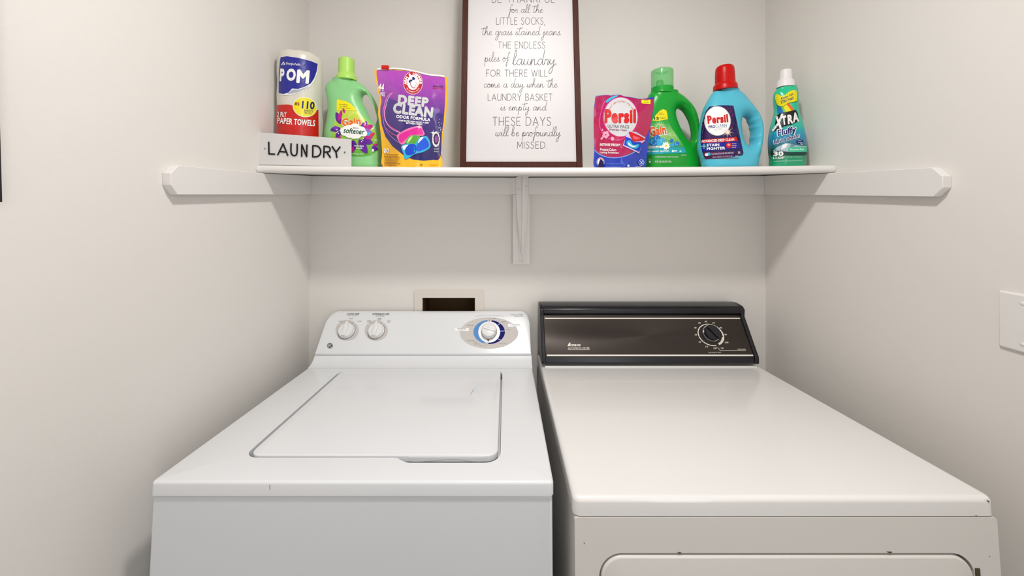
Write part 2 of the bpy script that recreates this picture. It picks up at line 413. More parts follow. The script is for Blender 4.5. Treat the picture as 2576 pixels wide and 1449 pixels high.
cleat([(1.29, shelf_top(XL, 1.29)-.0255), (1.02, shelf_top(XL, 1.02)-.0225), (.755, 1.4815), (.737, 1.464), (.737, 1.440), (.752, 1.4205), (1.29, zb)], XL, XL+.018,
      'white wooden cleat with clipped corners on the left wall under the shelf end')
cleat([(1.29, shelf_top(XR, 1.29)-.0255), (1.02, shelf_top(XR, 1.02)-.0225), (.771, 1.4788), (.752, 1.459), (.752, 1.435), (.769, 1.4167), (1.29, zb)], XR-.018, XR,
      'white wooden cleat with clipped corners on the right wall under the shelf end')
bx0, bx1 = xx(1290, 1.272), xx(1333, 1.272)
V, Fc = [], []
N = 20
for i in range(N+1):
    x = XL+.0183+(XR-XL-.0366)*i/N; zt = shelf_top(x, 1.275)-.0250
    V += [(x, -.018, zb), (x, 0, zb), (x, 0, zt), (x, -.018, zt-.0012)]
for i in range(N):
    for k in range(4): a = i*4+k; b = i*4+(k+1) % 4; Fc.append((a, b, b+4, a+4))
Fc += [(0, 1, 2, 3), (N*4+3, N*4+2, N*4+1, N*4)]
o = mk('shelf_cleat', *fix(V, Fc), trim); tag(o, 'white wooden cleat running along the back wall under the shelf', 'shelf support')
br = thing('shelf_bracket', 'white painted metal bracket on a short board under the middle of the shelf', 'bracket', (xx(1312, 1.28), -.02, 1.3))
zbb = zz(665, 1.275)
mk('backing_board', *box(bx0, bx1, -.0175, 0, zbb, zb-.0005), trim, br, bevel=.001)
cxb = xx(1313.5, 1.265)
V = []; Fc = []
st = [(zz(445, 1.262), .0215, .0195), (zz(500, 1.262), .0205, .0195), (zz(560, 1.262), .0165, .0195), (zz(610, 1.262), .011, .0190), (zz(660, 1.262), .0095, .0182)]
for z, w, d in st:
    V += [(cxb-w, -d+.0012, z), (cxb-w, -d-.0016, z), (cxb-.0035, -d-.0022, z), (cxb, -d-.0065, z), (cxb+.0035, -d-.0022, z), (cxb+w, -d-.0016, z), (cxb+w, -d+.0012, z)]
for i in range(len(st)-1):
    for k in range(6): a = i*7+k; Fc.append((a, a+1, a+8, a+7))
Fc.append(tuple(range(28, 35)))
mk('wall_plate', *fix(V, Fc), trim, br)
ztop = shelf_top(cxb, 1.1)-.0225
def gus(p, t): return (cxb+t, p[0], p[1])
mk('brace', *fix(*prism([(-.024, zz(640, 1.262)), (-.028, zz(640, 1.262)), (-.150, ztop-.012), (-.150, ztop-.003), (-.142, ztop-.004), (-.13, ztop-.012)], gus, -.0022, .0022)), trim, br)
V, Fc = join(box(cxb-.0165, cxb+.0165, -.17, -.019, 0, .0018), box(cxb-.002, cxb+.002, -.17, -.019, -.005, 0))
V = [(x, y, shelf_top(x, y-CY)-.0222+z-.0018) for x, y, z in V]
mk('arm', V, Fc, trim, br)
for px, py in ((1304, 477), (1325, 470), (1314, 655)):
    M = Matrix.Translation((xx(px, 1.268), -.0208, zz(py, 1.268))) @ Matrix.Rotation(PI/2, 4, 'X')
    mk('screw', *fix(*lathe([(.0042, 0), (.0042, .001), (.003, .0022), (.001, .0024), (.0009, .0012)], M, 16)), [trim], br)

# ------------------------------------------------------------------ outlet box, switch plate, frame on left wall
ob = thing('laundry_outlet_box', 'white framed recessed outlet box in the back wall, top showing over the washer', 'outlet box', (xx(1129, 1.285), 0, 1.05))
fx0, fx1, fz1 = xx(1042, 1.284), xx(1216.5, 1.284), zz(729, 1.284)
wbm = mat('box_white_plastic', (222, 214, 205), .4, bump=.01)
P = rrect(fx0, fx1, .90, fz1, .006); H_ = [(hx0, hz0), (hx1, hz0), (hx1, hz1), (hx0, hz1)]
Pn, Ft = cdt([P, H_], [], lambda c: inpoly(c, P) & ~inpoly(c, H_))
n = len(Pn); V = [(p[0], -.006, p[1]) for p in Pn]+[(p[0], -.0002, p[1]) for p in Pn]
Fc = list(Ft); k = len(P)
Fc += [(i, (i+1) % k, n+(i+1) % k, n+i) for i in range(k)]+[(k+i, k+(i+1) % 4, n+k+(i+1) % 4, n+k+i) for i in range(4)]
mk('faceplate', *fix(V, Fc), wbm, ob, bevel=.0015, seg=2)
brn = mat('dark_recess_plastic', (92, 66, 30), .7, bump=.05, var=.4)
e = .001; x0, x1, z0, z1 = hx0+e, hx1-e, hz0+e, hz1-e
V = [(x0, 0, z0), (x1, 0, z0), (x1, 0, z1), (x0, 0, z1), (x0+.004, .085, z0), (x1, .085, z0), (x1, .085, z1), (x0+.004, .085, z1)]
mk('recess', V, [(4, 7, 6, 5), (0, 1, 5, 4), (1, 2, 6, 5), (2, 3, 7, 6), (3, 0, 4, 7)], brn, ob, smooth=False, label='dark brown recess')
sp = thing('switch_plate', 'blank white cover plate with two screws on the right wall at the photo edge', 'wall plate', (XR, CY+.644, 1.19))
V, Fc = box(XR-.0055, XR, CY+.607, CY+.679, zz(872, .6787), zz(728, .6787))
V = [((v[0] if v[0] > XR-.001 else v[0]), v[1], v[2]) for v in V]
for i, v in enumerate(V):
    if v[0] < XR-.001: V[i] = (v[0], v[1]+(.003 if v[1] < CY+.64 else -.003), v[2]+(.003 if v[2] < 1.19 else -.003))
mk('plate', V, Fc, trim, sp, bevel=.002)
for z in (zz(762, .649), zz(864, .649)):
    M = Matrix.Translation((XR-.0054, CY+.645, z)) @ Matrix.Rotation(-PI/2, 4, 'Y')
    mk('screw', *fix(*lathe([(.0034, 0), (.0034, .0006), (.0025, .0013), (.0, .0014)], M, 20)), trim, sp)
bf = thing('picture_frame', 'black frame hanging on the left wall, only its edge in view', 'picture', (XL, CY+.37, 1.65))
M = Matrix.Translation((XL, CY+.4887, 1.4037)) @ Matrix.Rotation(math.radians(1.2), 4, 'X')
bfm = mat('black_frame_wood', (26, 26, 28), .4, bump=.05)
V, Fc = join(box(0, .02, -.018, 0, 0, .5), box(0, .02, -.26, -.242, 0, .5), box(0, .02, -.242, -.018, 0, .018), box(0, .02, -.242, -.018, .482, .5))
mk('frame', [M @ Vector(v) for v in V], Fc, bfm, bf, smooth=False)
V, Fc = box(.002, .012, -.242, -.018, .018, .482)
mk('print', [M @ Vector(v) for v in V], Fc, mat('picture_paper', (190, 186, 180), .5, var=.3, bscale=8), bf, smooth=False)

# ------------------------------------------------------------------ appliances
TH = math.radians(3.15)
def tilted(name, label, cat, xc, D1, ztop, H):
    o = thing(name, label, cat); s, c = math.sin(TH), math.cos(TH)
    o.location = (xc, D1+CY-H*s, ztop-H*c); o.rotation_euler = (-TH, 0, 0)
    M = Matrix.Translation(o.location) @ Matrix.Rotation(-TH, 4, 'X'); return o, M
def hit(M, px, py, p0, n):
    """camera ray through a photo point against the plane (p0, n), all in the thing's local frame"""
    Mi = M.inverted(); o = Mi @ Vector((0, CY, CZ)); d = (Mi.to_3x3() @ Vector(((px-CX)/F, 1, (HY-py)/F)))
    p0 = Vector(p0); n = Vector(n); return o+d*((p0-o).dot(n)/d.dot(n))
def planemap(M, p0, n):
    n = Vector(n).normalized()
    def f(Q, off):
        off = np.broadcast_to(off, (len(Q),)); return [tuple(hit(M, a, b, Vector(p0)+n*float(w), n)) for (a, b), w in zip(Q, off)]
    return f
def slab(outline, z0, z1, r, hole=None, seg=4):
    """rounded-edge slab (top edge radius r) with an optional hole through"""
    P = np.array(outline); n = len(P)
    nx = np.roll(P, -1, 0)-np.roll(P, 1, 0); nx /= np.linalg.norm(nx, axis=1)[:, None]; inn = np.stack([-nx[:, 1], nx[:, 0]], 1)
    area_ = .5*sum(P[i][0]*P[(i+1) % n][1]-P[(i+1) % n][0]*P[i][1] for i in range(n))
    if area_ < 0: inn = -inn
    V = []; Fc = []
    rings = [(0, z0)]+[(r*(1-math.cos(PI/2*k/seg)), z1-r+r*math.sin(PI/2*k/seg)) for k in range(seg+1)]
    for d, z in rings: V += [(*(P[i]+inn[i]*d), z) for i in range(n)]
    for k in range(len(rings)-1):
        for i in range(n): j = (i+1) % n; Fc.append((k*n+i, k*n+j, (k+1)*n+j, (k+1)*n+i))
    base = (len(rings)-1)*n; top = [tuple(V[base+i][:2]) for i in range(n)]
    rr = [top]+([hole] if hole else [])
    Pn, Ft = cdt(rr, [], (lambda c: inpoly(c, top) & ~inpoly(c, hole)) if hole else (lambda c: inpoly(c, top)))
    m = len(V); V += [(p[0], p[1], z1) for p in Pn[n:]]
    idx = lambda i: base+i if i < n else m+i-n
    Fc += [tuple(idx(i) for i in t) for t in Ft]
    if hole:
        h = len(hole); zf = z0+.002; b = len(V); V += [(p[0], p[1], zf) for p in hole]
        Fc += [(m+i, m+(i+1) % h, b+(i+1) % h, b+i) for i in range(h)]; Fc.append(tuple(b+i for i in range(h)))
    return fix(V, Fc)
# ---- washer
HW = .888
wr, MW = tilted('washing_machine', 'white top-load washing machine with closed lid and white console, left of the dryer', 'washing machine', xx(885.5, .628), .628, zz(1212, .628), HW)
w2 = .3465
V, Fc = box(-w2+.002, w2-.002, .003, .64, .025, HW-.024)
mk('cabinet', V, Fc, enb, wr, world=False, bevel=.004)
lp = lambda px, py: tuple(hit(MW, px, py, (0, 0, HW), (0, 0, 1))[:2])
gl = [lp(846.7, 941), lp(617.5, 1144)]; fr = lp(1257, 1151)
gx0 = (lp(846.7, 941)[0]+lp(617.5, 1144)[0])/2; gx1 = (lp(1265, 941)[0]+fr[0])/2; gy0 = lp(900, 1151)[1]; gy1 = lp(1000, 932)[1]
nx0 = lp(1012, 1155)[0]; ny = lp(1100, 1164)[1]
hole = rrect(gx0, gx1, gy0, gy1, .026)
# pull the right part of the front side forward: finger notch
h2 = []
R_ = rrect(gx0, gx1, gy0, gy1, .026); R2 = rrect(gx0, gx1, ny, gy1, .03)
k = 9
h2 = R2[:9]+R2[9:18]+R_[18:27]+catmull([(nx0-.03, gy0), (nx0-.012, gy0-.0008), (nx0-.002, (gy0+ny)/2), (nx0+.012, ny+.0008), (nx0+.03, ny)], 5)+R2[27:36]
dk = rrect(-w2, w2, 0, .50, .012)
dk = rrect(-w2, w2, 0, .50, .012, radii=(.0075, .0075, .0075, .0075))
V, Fc = slab(dk, HW-.0235, HW, .005, hole=h2)
# cove from the deck up to the console seam
cv = [(.4995, -.0235), (.4995, 0), (.510, .0008), (.520, .004), (.528, .009), (.535, .0155), (.5405, .0215), (.5405, .0235), (.645, .0235), (.645, -.0235)]
cvm = prism(cv, lambda p, t: (t, p[0], HW+p[1]), -w2, w2)
mk('top_panel', *join((V, Fc), fix(*cvm)), enw, wr, world=False)
ld = rrect(gx0+.0075, gx1-.005, gy0+.004, gy1-.0015, .022)
V, Fc = slab(ld, HW-.010, HW+.002, .003)
# lip of the lid curves up over the notch
mk('lid', V, Fc, enw, wr, world=False)
lx0, lx1 = nx0+.016, gx1-.03
P = catmull([(nx0+.01, -.001), (nx0+.03, -.0015), (nx0+.055, .001), (nx0+.085, .003), (lx1-.05, .003), (lx1-.02, -.001), (lx1, -.001)], 6)
V = []; 
for x, z in P: V += [(x, gy0+.009, HW-.0015), (x, gy0+.0034, HW-.0015), (x, gy0+.0034, HW-.0085+z), (x, gy0+.009, HW-.0085+z)]
Fc = []
for i in range(len(P)-1):
    for k in range(4): a = 4*i+k; b = 4*i+(k+1) % 4; Fc.append((a, b, b+4, a+4))
mk('lid_handle', *fix(V, Fc), enw, wr, world=False)
d = Decal((600, 900, 3.1415), planemap(MW, (0, -.0003, 0), (0, -1, 0)), cell=0); d.poly([(244, 1004), (247, 1004), (249, 1042), (246, 1042)], mat('scratch_grey', (120, 118, 116), .6))
d.build('scratch', bpy.data.objects['top_panel'], world=False, label='short dark vertical scratch')
d = Decal((600, 900, 3.1415), planemap(MW, (0, 0, HW+.0021), (0, 0, 1)), cell=0); d.poly([(1858, 247), (1862, 248), (1846, 272), (1833, 302), (1841, 272)], mat('faint_scratch', (178, 178, 180), .5))
d.build('scratch', bpy.data.objects['lid'], world=False, label='faint grey scratch')
# console
A0 = Vector((0, .5408, HW+.0245)); A1 = Vector((0, .614, HW+.1265))
prof = [(.5408, .0245), (.5400, .030), (.5440, .0355), (.614, .1265), (.6195, .1335), (.627, .1390), (.636, .1405), (.645, .1400), (.645, .0245)]
V = []; Fc = []; n = len(prof); rc = .03; xs = []
wc = w2-.0015
for k in range(9): xs.append(-wc+rc*(1-math.cos(PI/2*k/8)))
xs += [x for x in np.linspace(-wc+rc, wc-rc, 12)[1:-1]]+[-x for x in xs[::-1]]
for x in xs:
    d = min(rc, wc-abs(x)); drop = rc-math.sqrt(max(0, rc*rc-(rc-d)**2))
    ht = .1405-.0245; kk = 1-drop/ht
    for y, z in prof: V.append((x, .645+(y-.645)*1.0 if z < .04 else y-(0), HW+.0245+(z-.0245)*(kk if z > .06 else 1)))
for i, x in enumerate(xs):     # keep face points on the sloped face when the top is lowered
    for j, (y, z) in enumerate(prof):
        v = V[i*n+j]; zl = v[2]-HW
        if j in (3, 4, 5, 6):
            V[i*n+j] = (v[0], y-(z-zl)*(.07/.091)*.9, v[2])
for i in range(len(xs)-1):
    for k in range(n): a = i*n+k; b = i*n+(k+1) % n; Fc.append((a, b, b+n, a+n))
Fc += [tuple(range(n))[::-1], tuple(range((len(xs)-1)*n, len(xs)*n))]
con = mk('console', *fix(V, Fc), enw, wr, world=False, bevel=.003, seg=3)
nW = Vector((0, -(.1265-.0355), .614-.544)).normalized(); pW = Vector((0, .544, HW+.0355))
lg = mat('warm_grey_print', (205, 200, 196), .6, spec=.15); lb = mat('light_blue_print', (95, 145, 205), .6, spec=.15); nv = mat('navy_print', (18, 12, 105), .6, spec=.15)
mdl = mat('black_blue_print', (20, 22, 40), .4)
d = Decal((780, 760, 4.4414), planemap(MW, pW, nW), cell=0, step=.00004, eps=.0002)
d.ell(415, 315, 130, 116, lg); d.ell(740, 318, 130, 116, lg, same=True); d.ell(2000, 345, 327, 176, lg, same=True)
for x in (415, 740):
    for a in (-140, -90, -42): d.stroke([(x+118*math.cos(math.radians(a)), 312+110*math.sin(math.radians(a))), (x+95*math.cos(math.radians(a)), 312+90*math.sin(math.radians(a)))], 5, whp, sm=False, same=True)
d.ell(2002, 333, 120, 122, whp)
Wr = 176
d.ring(2001, 334, 176, 134, 54, lb, 97, 266, w1=16); d.ring(2001, 334, 176, 134, 54, nv, -80, 94, same=True, w1=16)
d.ell(2001, 334, 122, 118, whp, same=True)
for a, r0, r1 in ((-84, .66, .78), (-45, .7, 1.04), (-5, .7, 1.04), (43, .7, 1.04), (154, .7, 1.04), (134, .75, 1.03), (122, .8, 1.03), (110, .86, 1.03), (197, .7, 1.04)):
    c, s_ = math.cos(math.radians(a)), math.sin(math.radians(a)); d.stroke([(2001+176*r0*c, 334+134*(r0+.08)*s_), (2001+176*r1*c, 334+134*r1*s_)], 6, mat('pale_blue_print', (170, 190, 235), .4), sm=False, same=True)
d.poly([(1974, 413), (2008, 413), (1990, 443)], blk)
d.poly([(1983, 190), (2018, 190), (2018, 220), (1983, 220)], lg, same=True); d.poly([(1955, 448), (1988, 448), (1988, 474), (1955, 474)], lg, same=True)
d.poly([(2003, 202), (2009, 202), (2009, 209), (2003, 209)], blk); d.poly([(1968, 459), (1974, 459), (1974, 466), (1968, 466)], blk, same=True)
d.poly(rrect(1613, 1775, 287, 325, 6), mat('pale_grey_print', (215, 214, 213), .35)); d.poly(rrect(2212, 2368, 241, 276, 6), MATS['pale_grey_print'], same=True)
d.poly(rrect(1615, 1773, 289, 322, 6), whp); d.poly(rrect(2214, 2366, 243, 274, 6), whp, same=True)
t = d.text
t('LOAD SIZE', 482, 130, 138, 19, blk, bold=.012, shear=.25); t('Super Capacity', 473, 151, 116, 13, gry, shear=.3, same=True)
t('TEMPERATURE', 791, 133, 194, 19, blk, bold=.012, shear=.25, same=True); t('WASH/RINSE', 782, 154, 100, 12, gry, shear=.2, same=True)
for s_, x, y, w in (('SMALL', 342, 213, 46), ('LARGE', 457, 182, 46), ('SUPER', 553, 214, 46), ('COLD', 660, 206, 42), ('COLD', 658, 221, 40), ('WARM', 776, 181, 48), ('COLD', 772, 196, 38), ('HOT', 882, 207, 34), ('COLD', 878, 223, 38)):
    t(s_, x, y, w, 10, gry, bold=.01, shear=.15, same=True)
t('WHITES', 1694, 299, 94, 19, blk, same=True); t('REGULAR', 1692, 316, 52, 6, lb, same=True); t('CASUALS', 2289, 253, 106, 19, blk, same=True); t('PRESS', 2289, 269, 44, 6, nv, bold=.02, same=True)
for s_, x, y, w in (('RINSE & SPIN', 1795, 260, 74), ('EXTRA LIGHT', 1798, 429, 86), ('LIGHT', 1843, 449, 42), ('MEDIUM', 1868, 468, 58), ('HEAVY', 1910, 485, 44), ('OFF', 1967, 482, 24), ('OFF', 2006, 190, 24), ('HEAVY', 2055, 183, 42), ('MEDIUM', 2164, 220, 58), ('LIGHT', 2214, 308, 40), ('DRAIN & SPIN', 2152, 463, 80)):
    t(s_, x, y, w, 9, gry, bold=.01, same=True)
t('Pull Knob to START', 2311, 138, 138, 12, gry, same=True); t('Push to STOP', 2331, 157, 98, 12, gry, same=True)
d.arctext('8 Custom Care Cycles - 2 Wash Speed Combinations', 2005, 500, 650, 352, -104, -76, 8, gry)
d.build('panel_print', con, world=False)
d = Decal((780, 760, 4.4414), planemap(MW, pW, nW), cell=0, step=.00006, eps=.0003)
d.ell(222, 487, 33, 31, mdl); d.ring(222, 487, 29, 27, 2, whp)
d.stroke([(214, 478), (205, 474), (201, 484), (208, 492), (217, 488), (215, 482), (208, 500), (202, 498)], 3, whp); d.stroke([(240, 474), (230, 473), (226, 481), (233, 486), (225, 489), (226, 500), (238, 501), (242, 494)], 3, whp, same=True)
d.stroke([(222, 470), (218, 485), (224, 500), (230, 506)], 2.5, whp, same=True)
d.build('badge', con, world=False, label='round dark badge with white monogram')
def knob(name, M, px, py, p, n, prof, m, parent, up=None, seg=40):
    q = hit(M, px, py, p, n); z = Vector(n).normalized(); x = Vector((1, 0, 0)); y = z.cross(x)
    R = Matrix((x, y, z)).transposed().to_4x4(); Mk = Matrix.Translation(q) @ R
    return mk(name, *fix(*lathe(prof, Mk, seg)), m, parent, world=False), Mk
gk = mat('grey_plastic', (120, 120, 122), .4)
for px, py in ((872.5, 833), (947, 833)):
    o, Mk = knob('selector_knob', MW, px, py, pW, nW, [(.0262, 0), (.0262, .003), (.0245, .0035), (.0243, .012), (.0225, .0145), (.0, .0148)], plw, wr)
    g = [(-.0055, -.0215), (.0055, -.0215), (.007, .012), (.0035, .026), (-.0035, .026), (-.007, .012)]
    V, Fc = prism(g, lambda p, t: tuple(Mk @ Vector((p[0], p[1], t))), .010, .0225)
    mk('grip', *fix(V, Fc), plw, o, world=False, bevel=.0022)
    V, Fc = lathe([(.0262, .0), (.0275, .0005), (.0275, .0022), (.0262, .0028)], Mk, 40, cap=False)
    mk('bezel_ring', *fix(V, Fc), gk, o, world=False)
    V, Fc = prism([(-.0055, .019), (-.0035, .0265), (-.0047, .0265), (-.0075, .019)], lambda p, t: tuple(Mk @ Vector((p[0], p[1], t))), .010, .0149)
    mk('pointer_mark', *fix(V, Fc), gk, o, world=False)
o, Mk = knob('timer_dial', MW, 1230.5, 834.5, pW, nW, [(.0265, 0), (.0265, .002), (.0255, .004), (.0248, .006), (.0244, .019), (.0228, .0225), (.019, .0238), (.0, .0242)], plw, wr)
V, Fc = prism([(-.0222, -.004), (.0222, -.004), (.0222, .004), (-.0222, .004)], lambda p, t: tuple(Mk @ Matrix.Rotation(-.3, 4, 'Z') @ Vector((p[0], p[1], t))), .021, .028)
mk('grip', *fix(V, Fc), plw, o, world=False, bevel=.003)
V, Fc = lathe([(.0262, .0026), (.0258, .0044), (.0250, .0052)], Mk, 40, cap=False); mk('bezel_ring', *fix(V, Fc), gk, o, world=False)
for x in (-.28, .28):
    for y, hh in ((.06, .025), (.58, .025)):
        V, Fc = lathe([(.018, 0 if y > .3 else -.034), (.018, .006 if y > .3 else -.028), (.008, .008 if y > .3 else -.026), (.008, .026)], Matrix.Translation((x, y, 0)), 16)
        mk('levelling_foot', *fix(V, Fc), blk, wr, world=False)

# ---- dryer
HD = .886
dr, MD = tilted('clothes_dryer', 'white front-load clothes dryer with black control console, right of the washer', 'dryer', xx(1973, .5965), .5965, zz(1252, .5965), HD)
d2 = .3445
lpd = lambda px, py, y=.0: hit(MD, px, py, (0, y, 0), (0, 1, 0))
zl = lpd(1900, 1298)[2]         # bottom of the lid lip
dzl = zl
# top
V, Fc = slab(rrect(-d2, d2, 0, .67, .012), zl, HD, .0085, seg=6)
dtop = mk('top_panel', V, Fc, end_, dr, world=False)
# raised step in front of the console
V, Fc = slab(rrect(-d2+.012, d2-.012, .545, .665, .004), HD-.002, HD+.0035, .003)
mk('rear_step', V, Fc, end_, dr, world=False)
# cabinet with door opening
dx0 = lpd(1507, 1420)[0]; dx1 = lpd(2449, 1420)[0]; dz1 = lpd(1900, 1390)[2]; dz0 = .34
P = rrect(-d2+.002, d2-.001, .03, zl-.0015, .006); Hh = rrect(dx0, dx1, dz0, dz1, .036, 10)
Pn, Ft = cdt([P, Hh], [], lambda c: inpoly(c, P) & ~inpoly(c, Hh))
n = len(P); k = len(Hh); y0 = -.001
V = [(p[0], y0, p[1]) for p in Pn]; b = len(V); V += [(p[0], .66, p[1]) for p in P]; c0 = len(V); V += [(p[0], y0+.02, p[1]) for p in Hh]
Fc = list(Ft)+[(i, (i+1) % n, b+(i+1) % n, b+i) for i in range(n)]+[tuple(b+i for i in range(n))]+[(n+i, n+(i+1) % k, c0+(i+1) % k, c0+i) for i in range(k)]+[tuple(c0+i for i in range(k))]
mk('cabinet', *fix(V, Fc), endb, dr, world=False, bevel=.004)
g = .0032
D_ = rrect(dx0+.003, dx1-.003, dz0+g, dz1-.0035, .034, 10)
V, Fc = slab(D_, 0, .018, .004)
dob = mk('door', [(x, y0+.016-z, y) for x, y, z in V], [f[::-1] for f in Fc], endb, dr, world=False)
hp = lpd(2456, 1436)
V, Fc = box(hp[0]-.0035, hp[0]+.004, y0-.001, y0+.012, hp[2]-.07, hp[2]+.005)
hng = mk('hinge', V, Fc, mat('worn_hinge_metal', (96, 88, 66), .5, .6, var=.5, bscale=300, bump=.2), dob, world=False, label='worn metal hinge')
# chips in the enamel
chm = mat('enamel_chip', (98, 88, 72), .7, var=.5)
for z_, pl3, par, P in (((1340, 1220, 2.0841), -.0012, dr, [(267, 302), (272, 303), (274, 310), (270, 309)]), ((1340, 1220, 2.0841), -.0012, dr, [(2395, 373), (2400, 374), (2399, 378), (2395, 377)]),
        ((1340, 1220, 2.0841), -.0012, dr, [(758, 352), (780, 353), (776, 361), (765, 360)]), ((1340, 1220, 2.0841), -.0012, dr, [(1855, 349), (1886, 350), (1880, 358), (1868, 358)]),
        ((2300, 1180, 5.388), -.0004, None, [(985, 420), (995, 418), (1022, 442), (1014, 456), (998, 446)]), ((2300, 1180, 5.388), -.0004, None, [(826, 628), (850, 630), (854, 638), (834, 637)])):
    d = Decal(z_, planemap(MD, (0, pl3, 0), (0, -1, 0)), cell=0); d.poly(P, chm); d.build('paint_chip', par or dtop, world=False, label='small dark chip in the paint')
# console
dcb = mat('black_console_plastic', (20, 19, 26), .28, bump=.03, bscale=200)
pan = mat('brushed_dark_panel', (58, 50, 46), .33, .55, bump=.0, aniso=.6)
def lc(D, z):   # world (D, z) -> dryer local (y, z)
    v = MD.inverted() @ Vector((0, D+CY, z)); return (v.y, v.z)
pr = [lc(1.143, .901), lc(1.137, .906), lc(1.138, .925), lc(1.2085, 1.032), lc(1.205, 1.040), lc(1.207, 1.054), lc(1.216, 1.0625), lc(1.245, 1.066), lc(1.276, 1.063), lc(1.276, .901)]
inner = [lc(1.143, .901), lc(1.139, .906), lc(1.144, .925), lc(1.2145, 1.032), lc(1.2145, 1.036), lc(1.207, 1.041), lc(1.207, 1.054), lc(1.216, 1.0625), lc(1.245, 1.066), lc(1.276, 1.063), lc(1.276, .901)]
cx0, cx1 = -d2+.003, d2-.010
ex = .0125
V, Fc = join(prism(inner, lambda p, t: (t, p[0], p[1]), cx0+ex*.5, cx1-ex*.5))
dcon = mk('console', *fix(V, Fc), dcb, dr, world=False, bevel=.004)
def endcap(x0, x1):
    t_ = inner; p2 = [t_[0], (pr[1][0]-.001, pr[1][1]), (pr[2][0]-.001, pr[2][1]), (pr[3][0]-.003, pr[3][1]), (t_[6][0]-.003, t_[6][1]), (t_[7][0]-.001, t_[7][1]+.0008), (t_[8][0], t_[8][1]+.0008), (t_[9][0], t_[9][1]), t_[10]]
    return fix(*prism(p2, lambda p, t: (t, p[0], p[1]), x0, x1))
mk('console_end', *endcap(cx0, cx0+ex), dcb, dcon, world=False, bevel=.003)
mk('console_end', *endcap(cx1-ex, cx1), dcb, dcon, world=False, bevel=.003)
q0 = Vector((0, *lc(1.144, .925))); q1 = Vector((0, *lc(1.2145, 1.032)))
nD = Vector((0, -(q1-q0).z, (q1-q0).y)).normalized()
pm = planemap(MD, q0, nD)
pl = cx0+ex+.0005; pr_ = cx1-ex-.0005
u = (q1-q0).normalized()
a0 = q0+u*(-.001); a1 = q1-u*.001
V = [(pl, *(a0+nD*0.0001)[1:]), (pr_, *(a0+nD*0.0001)[1:]), (pr_, *(a1+nD*0.0001)[1:]), (pl, *(a1+nD*0.0001)[1:])]
V += [(v[0], v[1]+nD.y*.0012, v[2]+nD.z*.0012) for v in V]
mk('face_panel', *fix(V, [(0, 1, 2, 3), (4, 5, 6, 7), (0, 1, 5, 4), (1, 2, 6, 5), (2, 3, 7, 6), (3, 0, 4, 7)]), pan, dcon, world=False)
Q = q0+nD*.0014; wpr = mat('ivory_print', (238, 234, 222), .35)
strip = mat('bright_trim_strip', (240, 236, 226), .25, .0, spec=.7)
for yy_, hh in ((801, 2.6), (894, 4.0)):
    a = hit(MD, 1500, yy_+hh/2, Q, nD); b = hit(MD, 1500, yy_-hh/2, Q, nD); V = []
    for x in (pl+.003, pr_-.002):
        for p_, o_ in ((a, 0), (a, .0018), (b, .0018), (b, 0)): V.append((x, p_.y+nD.y*o_, p_.z+nD.z*o_))
    mk('trim_strip', *fix(V, [(0, 1, 2, 3), (7, 6, 5, 4), (0, 1, 5, 4), (1, 2, 6, 5), (2, 3, 7, 6), (3, 0, 4, 7)]), strip, dcon, world=False, bevel=.0007, seg=2)
d = Decal((1340, 750, 4.366), planemap(MD, Q, nD), cell=0, step=.00004, eps=.0001)
d.text('Amana', 454, 512, 142, 34, wpr, bold=.03, shear=.35); d.poly([(382, 527), (400, 491), (414, 488), (410, 527), (400, 527), (401, 515), (396, 527)], wpr, same=True)
d.text('AUTOMATIC DRYER', 506, 548, 238, 17, wpr, bold=.012, shear=.1, same=True); d.poly([(386, 564), (626, 564), (626, 568), (386, 568)], wpr, same=True)
d.build('brand_lettering', dcon, world=False)
d = Decal((1340, 750, 4.366), planemap(MD, Q, nD), cell=0, step=.00004, eps=.0001)
kx, ky = 1957, 405
kc = hit(MD, 1788.3, 842.2, Q, nD); kU = nD.cross(Vector((1, 0, 0))); kU = kU if kU.z > 0 else -kU
def dpt_(r, a):
    p = MD @ (kc+Vector((1, 0, 0))*(r*math.cos(math.radians(a)))-kU*(.84*r*math.sin(math.radians(a)))); D_ = p.y-CY
    return ((CX+p.x*F/D_-1340)*4.366, (HY-(p.z-CZ)*F/D_-750)*4.366)
def dring(r, w, a0, a1, m, n=40):
    V = [q for k in range(n+1) for q in (dpt_(r, a0+(a1-a0)*k/n), dpt_(r-w, a0+(a1-a0)*k/n))]
    d.add(V, [(2*k, 2*k+1, 2*k+3, 2*k+2) for k in range(n)], m, True)
dring(.0415, .003, 80, 330, wpr); dring(.0415, .0045, 330, 375, wpr); dring(.0415, .0072, 375, 425, wpr)
d.k += 1
for a in (108, 140, 170, 200, 228, 256, 284, 312, 340, 368, 396): d.stroke([dpt_(.037, a), dpt_(.0418, a)], 3, pan, sm=False, same=True)
for s_, x, y in (('10', 1912, 533), ('20', 1836, 481), ('30', 1792, 401), ('40', 1786, 326), ('50', 1832, 272), ('60', 1902, 257), ('70', 1987, 273), ('80', 2066, 325), ('90', 2119, 400), ('100', 2130, 487), ('110', 2076, 550), ('OFF', 2005, 551)):
    d.text(s_, x, y, 13*len(s_), 16, wpr, bold=.02, same=True)
d.text('TIME DRY', 2295, 562, 92, 13, wpr, bold=.015, same=True); d.text('PUSH KNOB TO START', 2001, 597, 140, 9, wpr, bold=.01, same=True)
d.stroke([(2030, 535), (2055, 574), (2342, 574)], 3, wpr, sm=False, same=True)
d.build('panel_print', dcon, world=False)
o, Mk = knob('timer_dial', MD, 1788, 839, Q, nD, [(.0285, 0), (.0285, .0015), (.026, .003), (.0245, .004), (.0235, .016), (.021, .0185), (.0, .019)], dcb, dr)
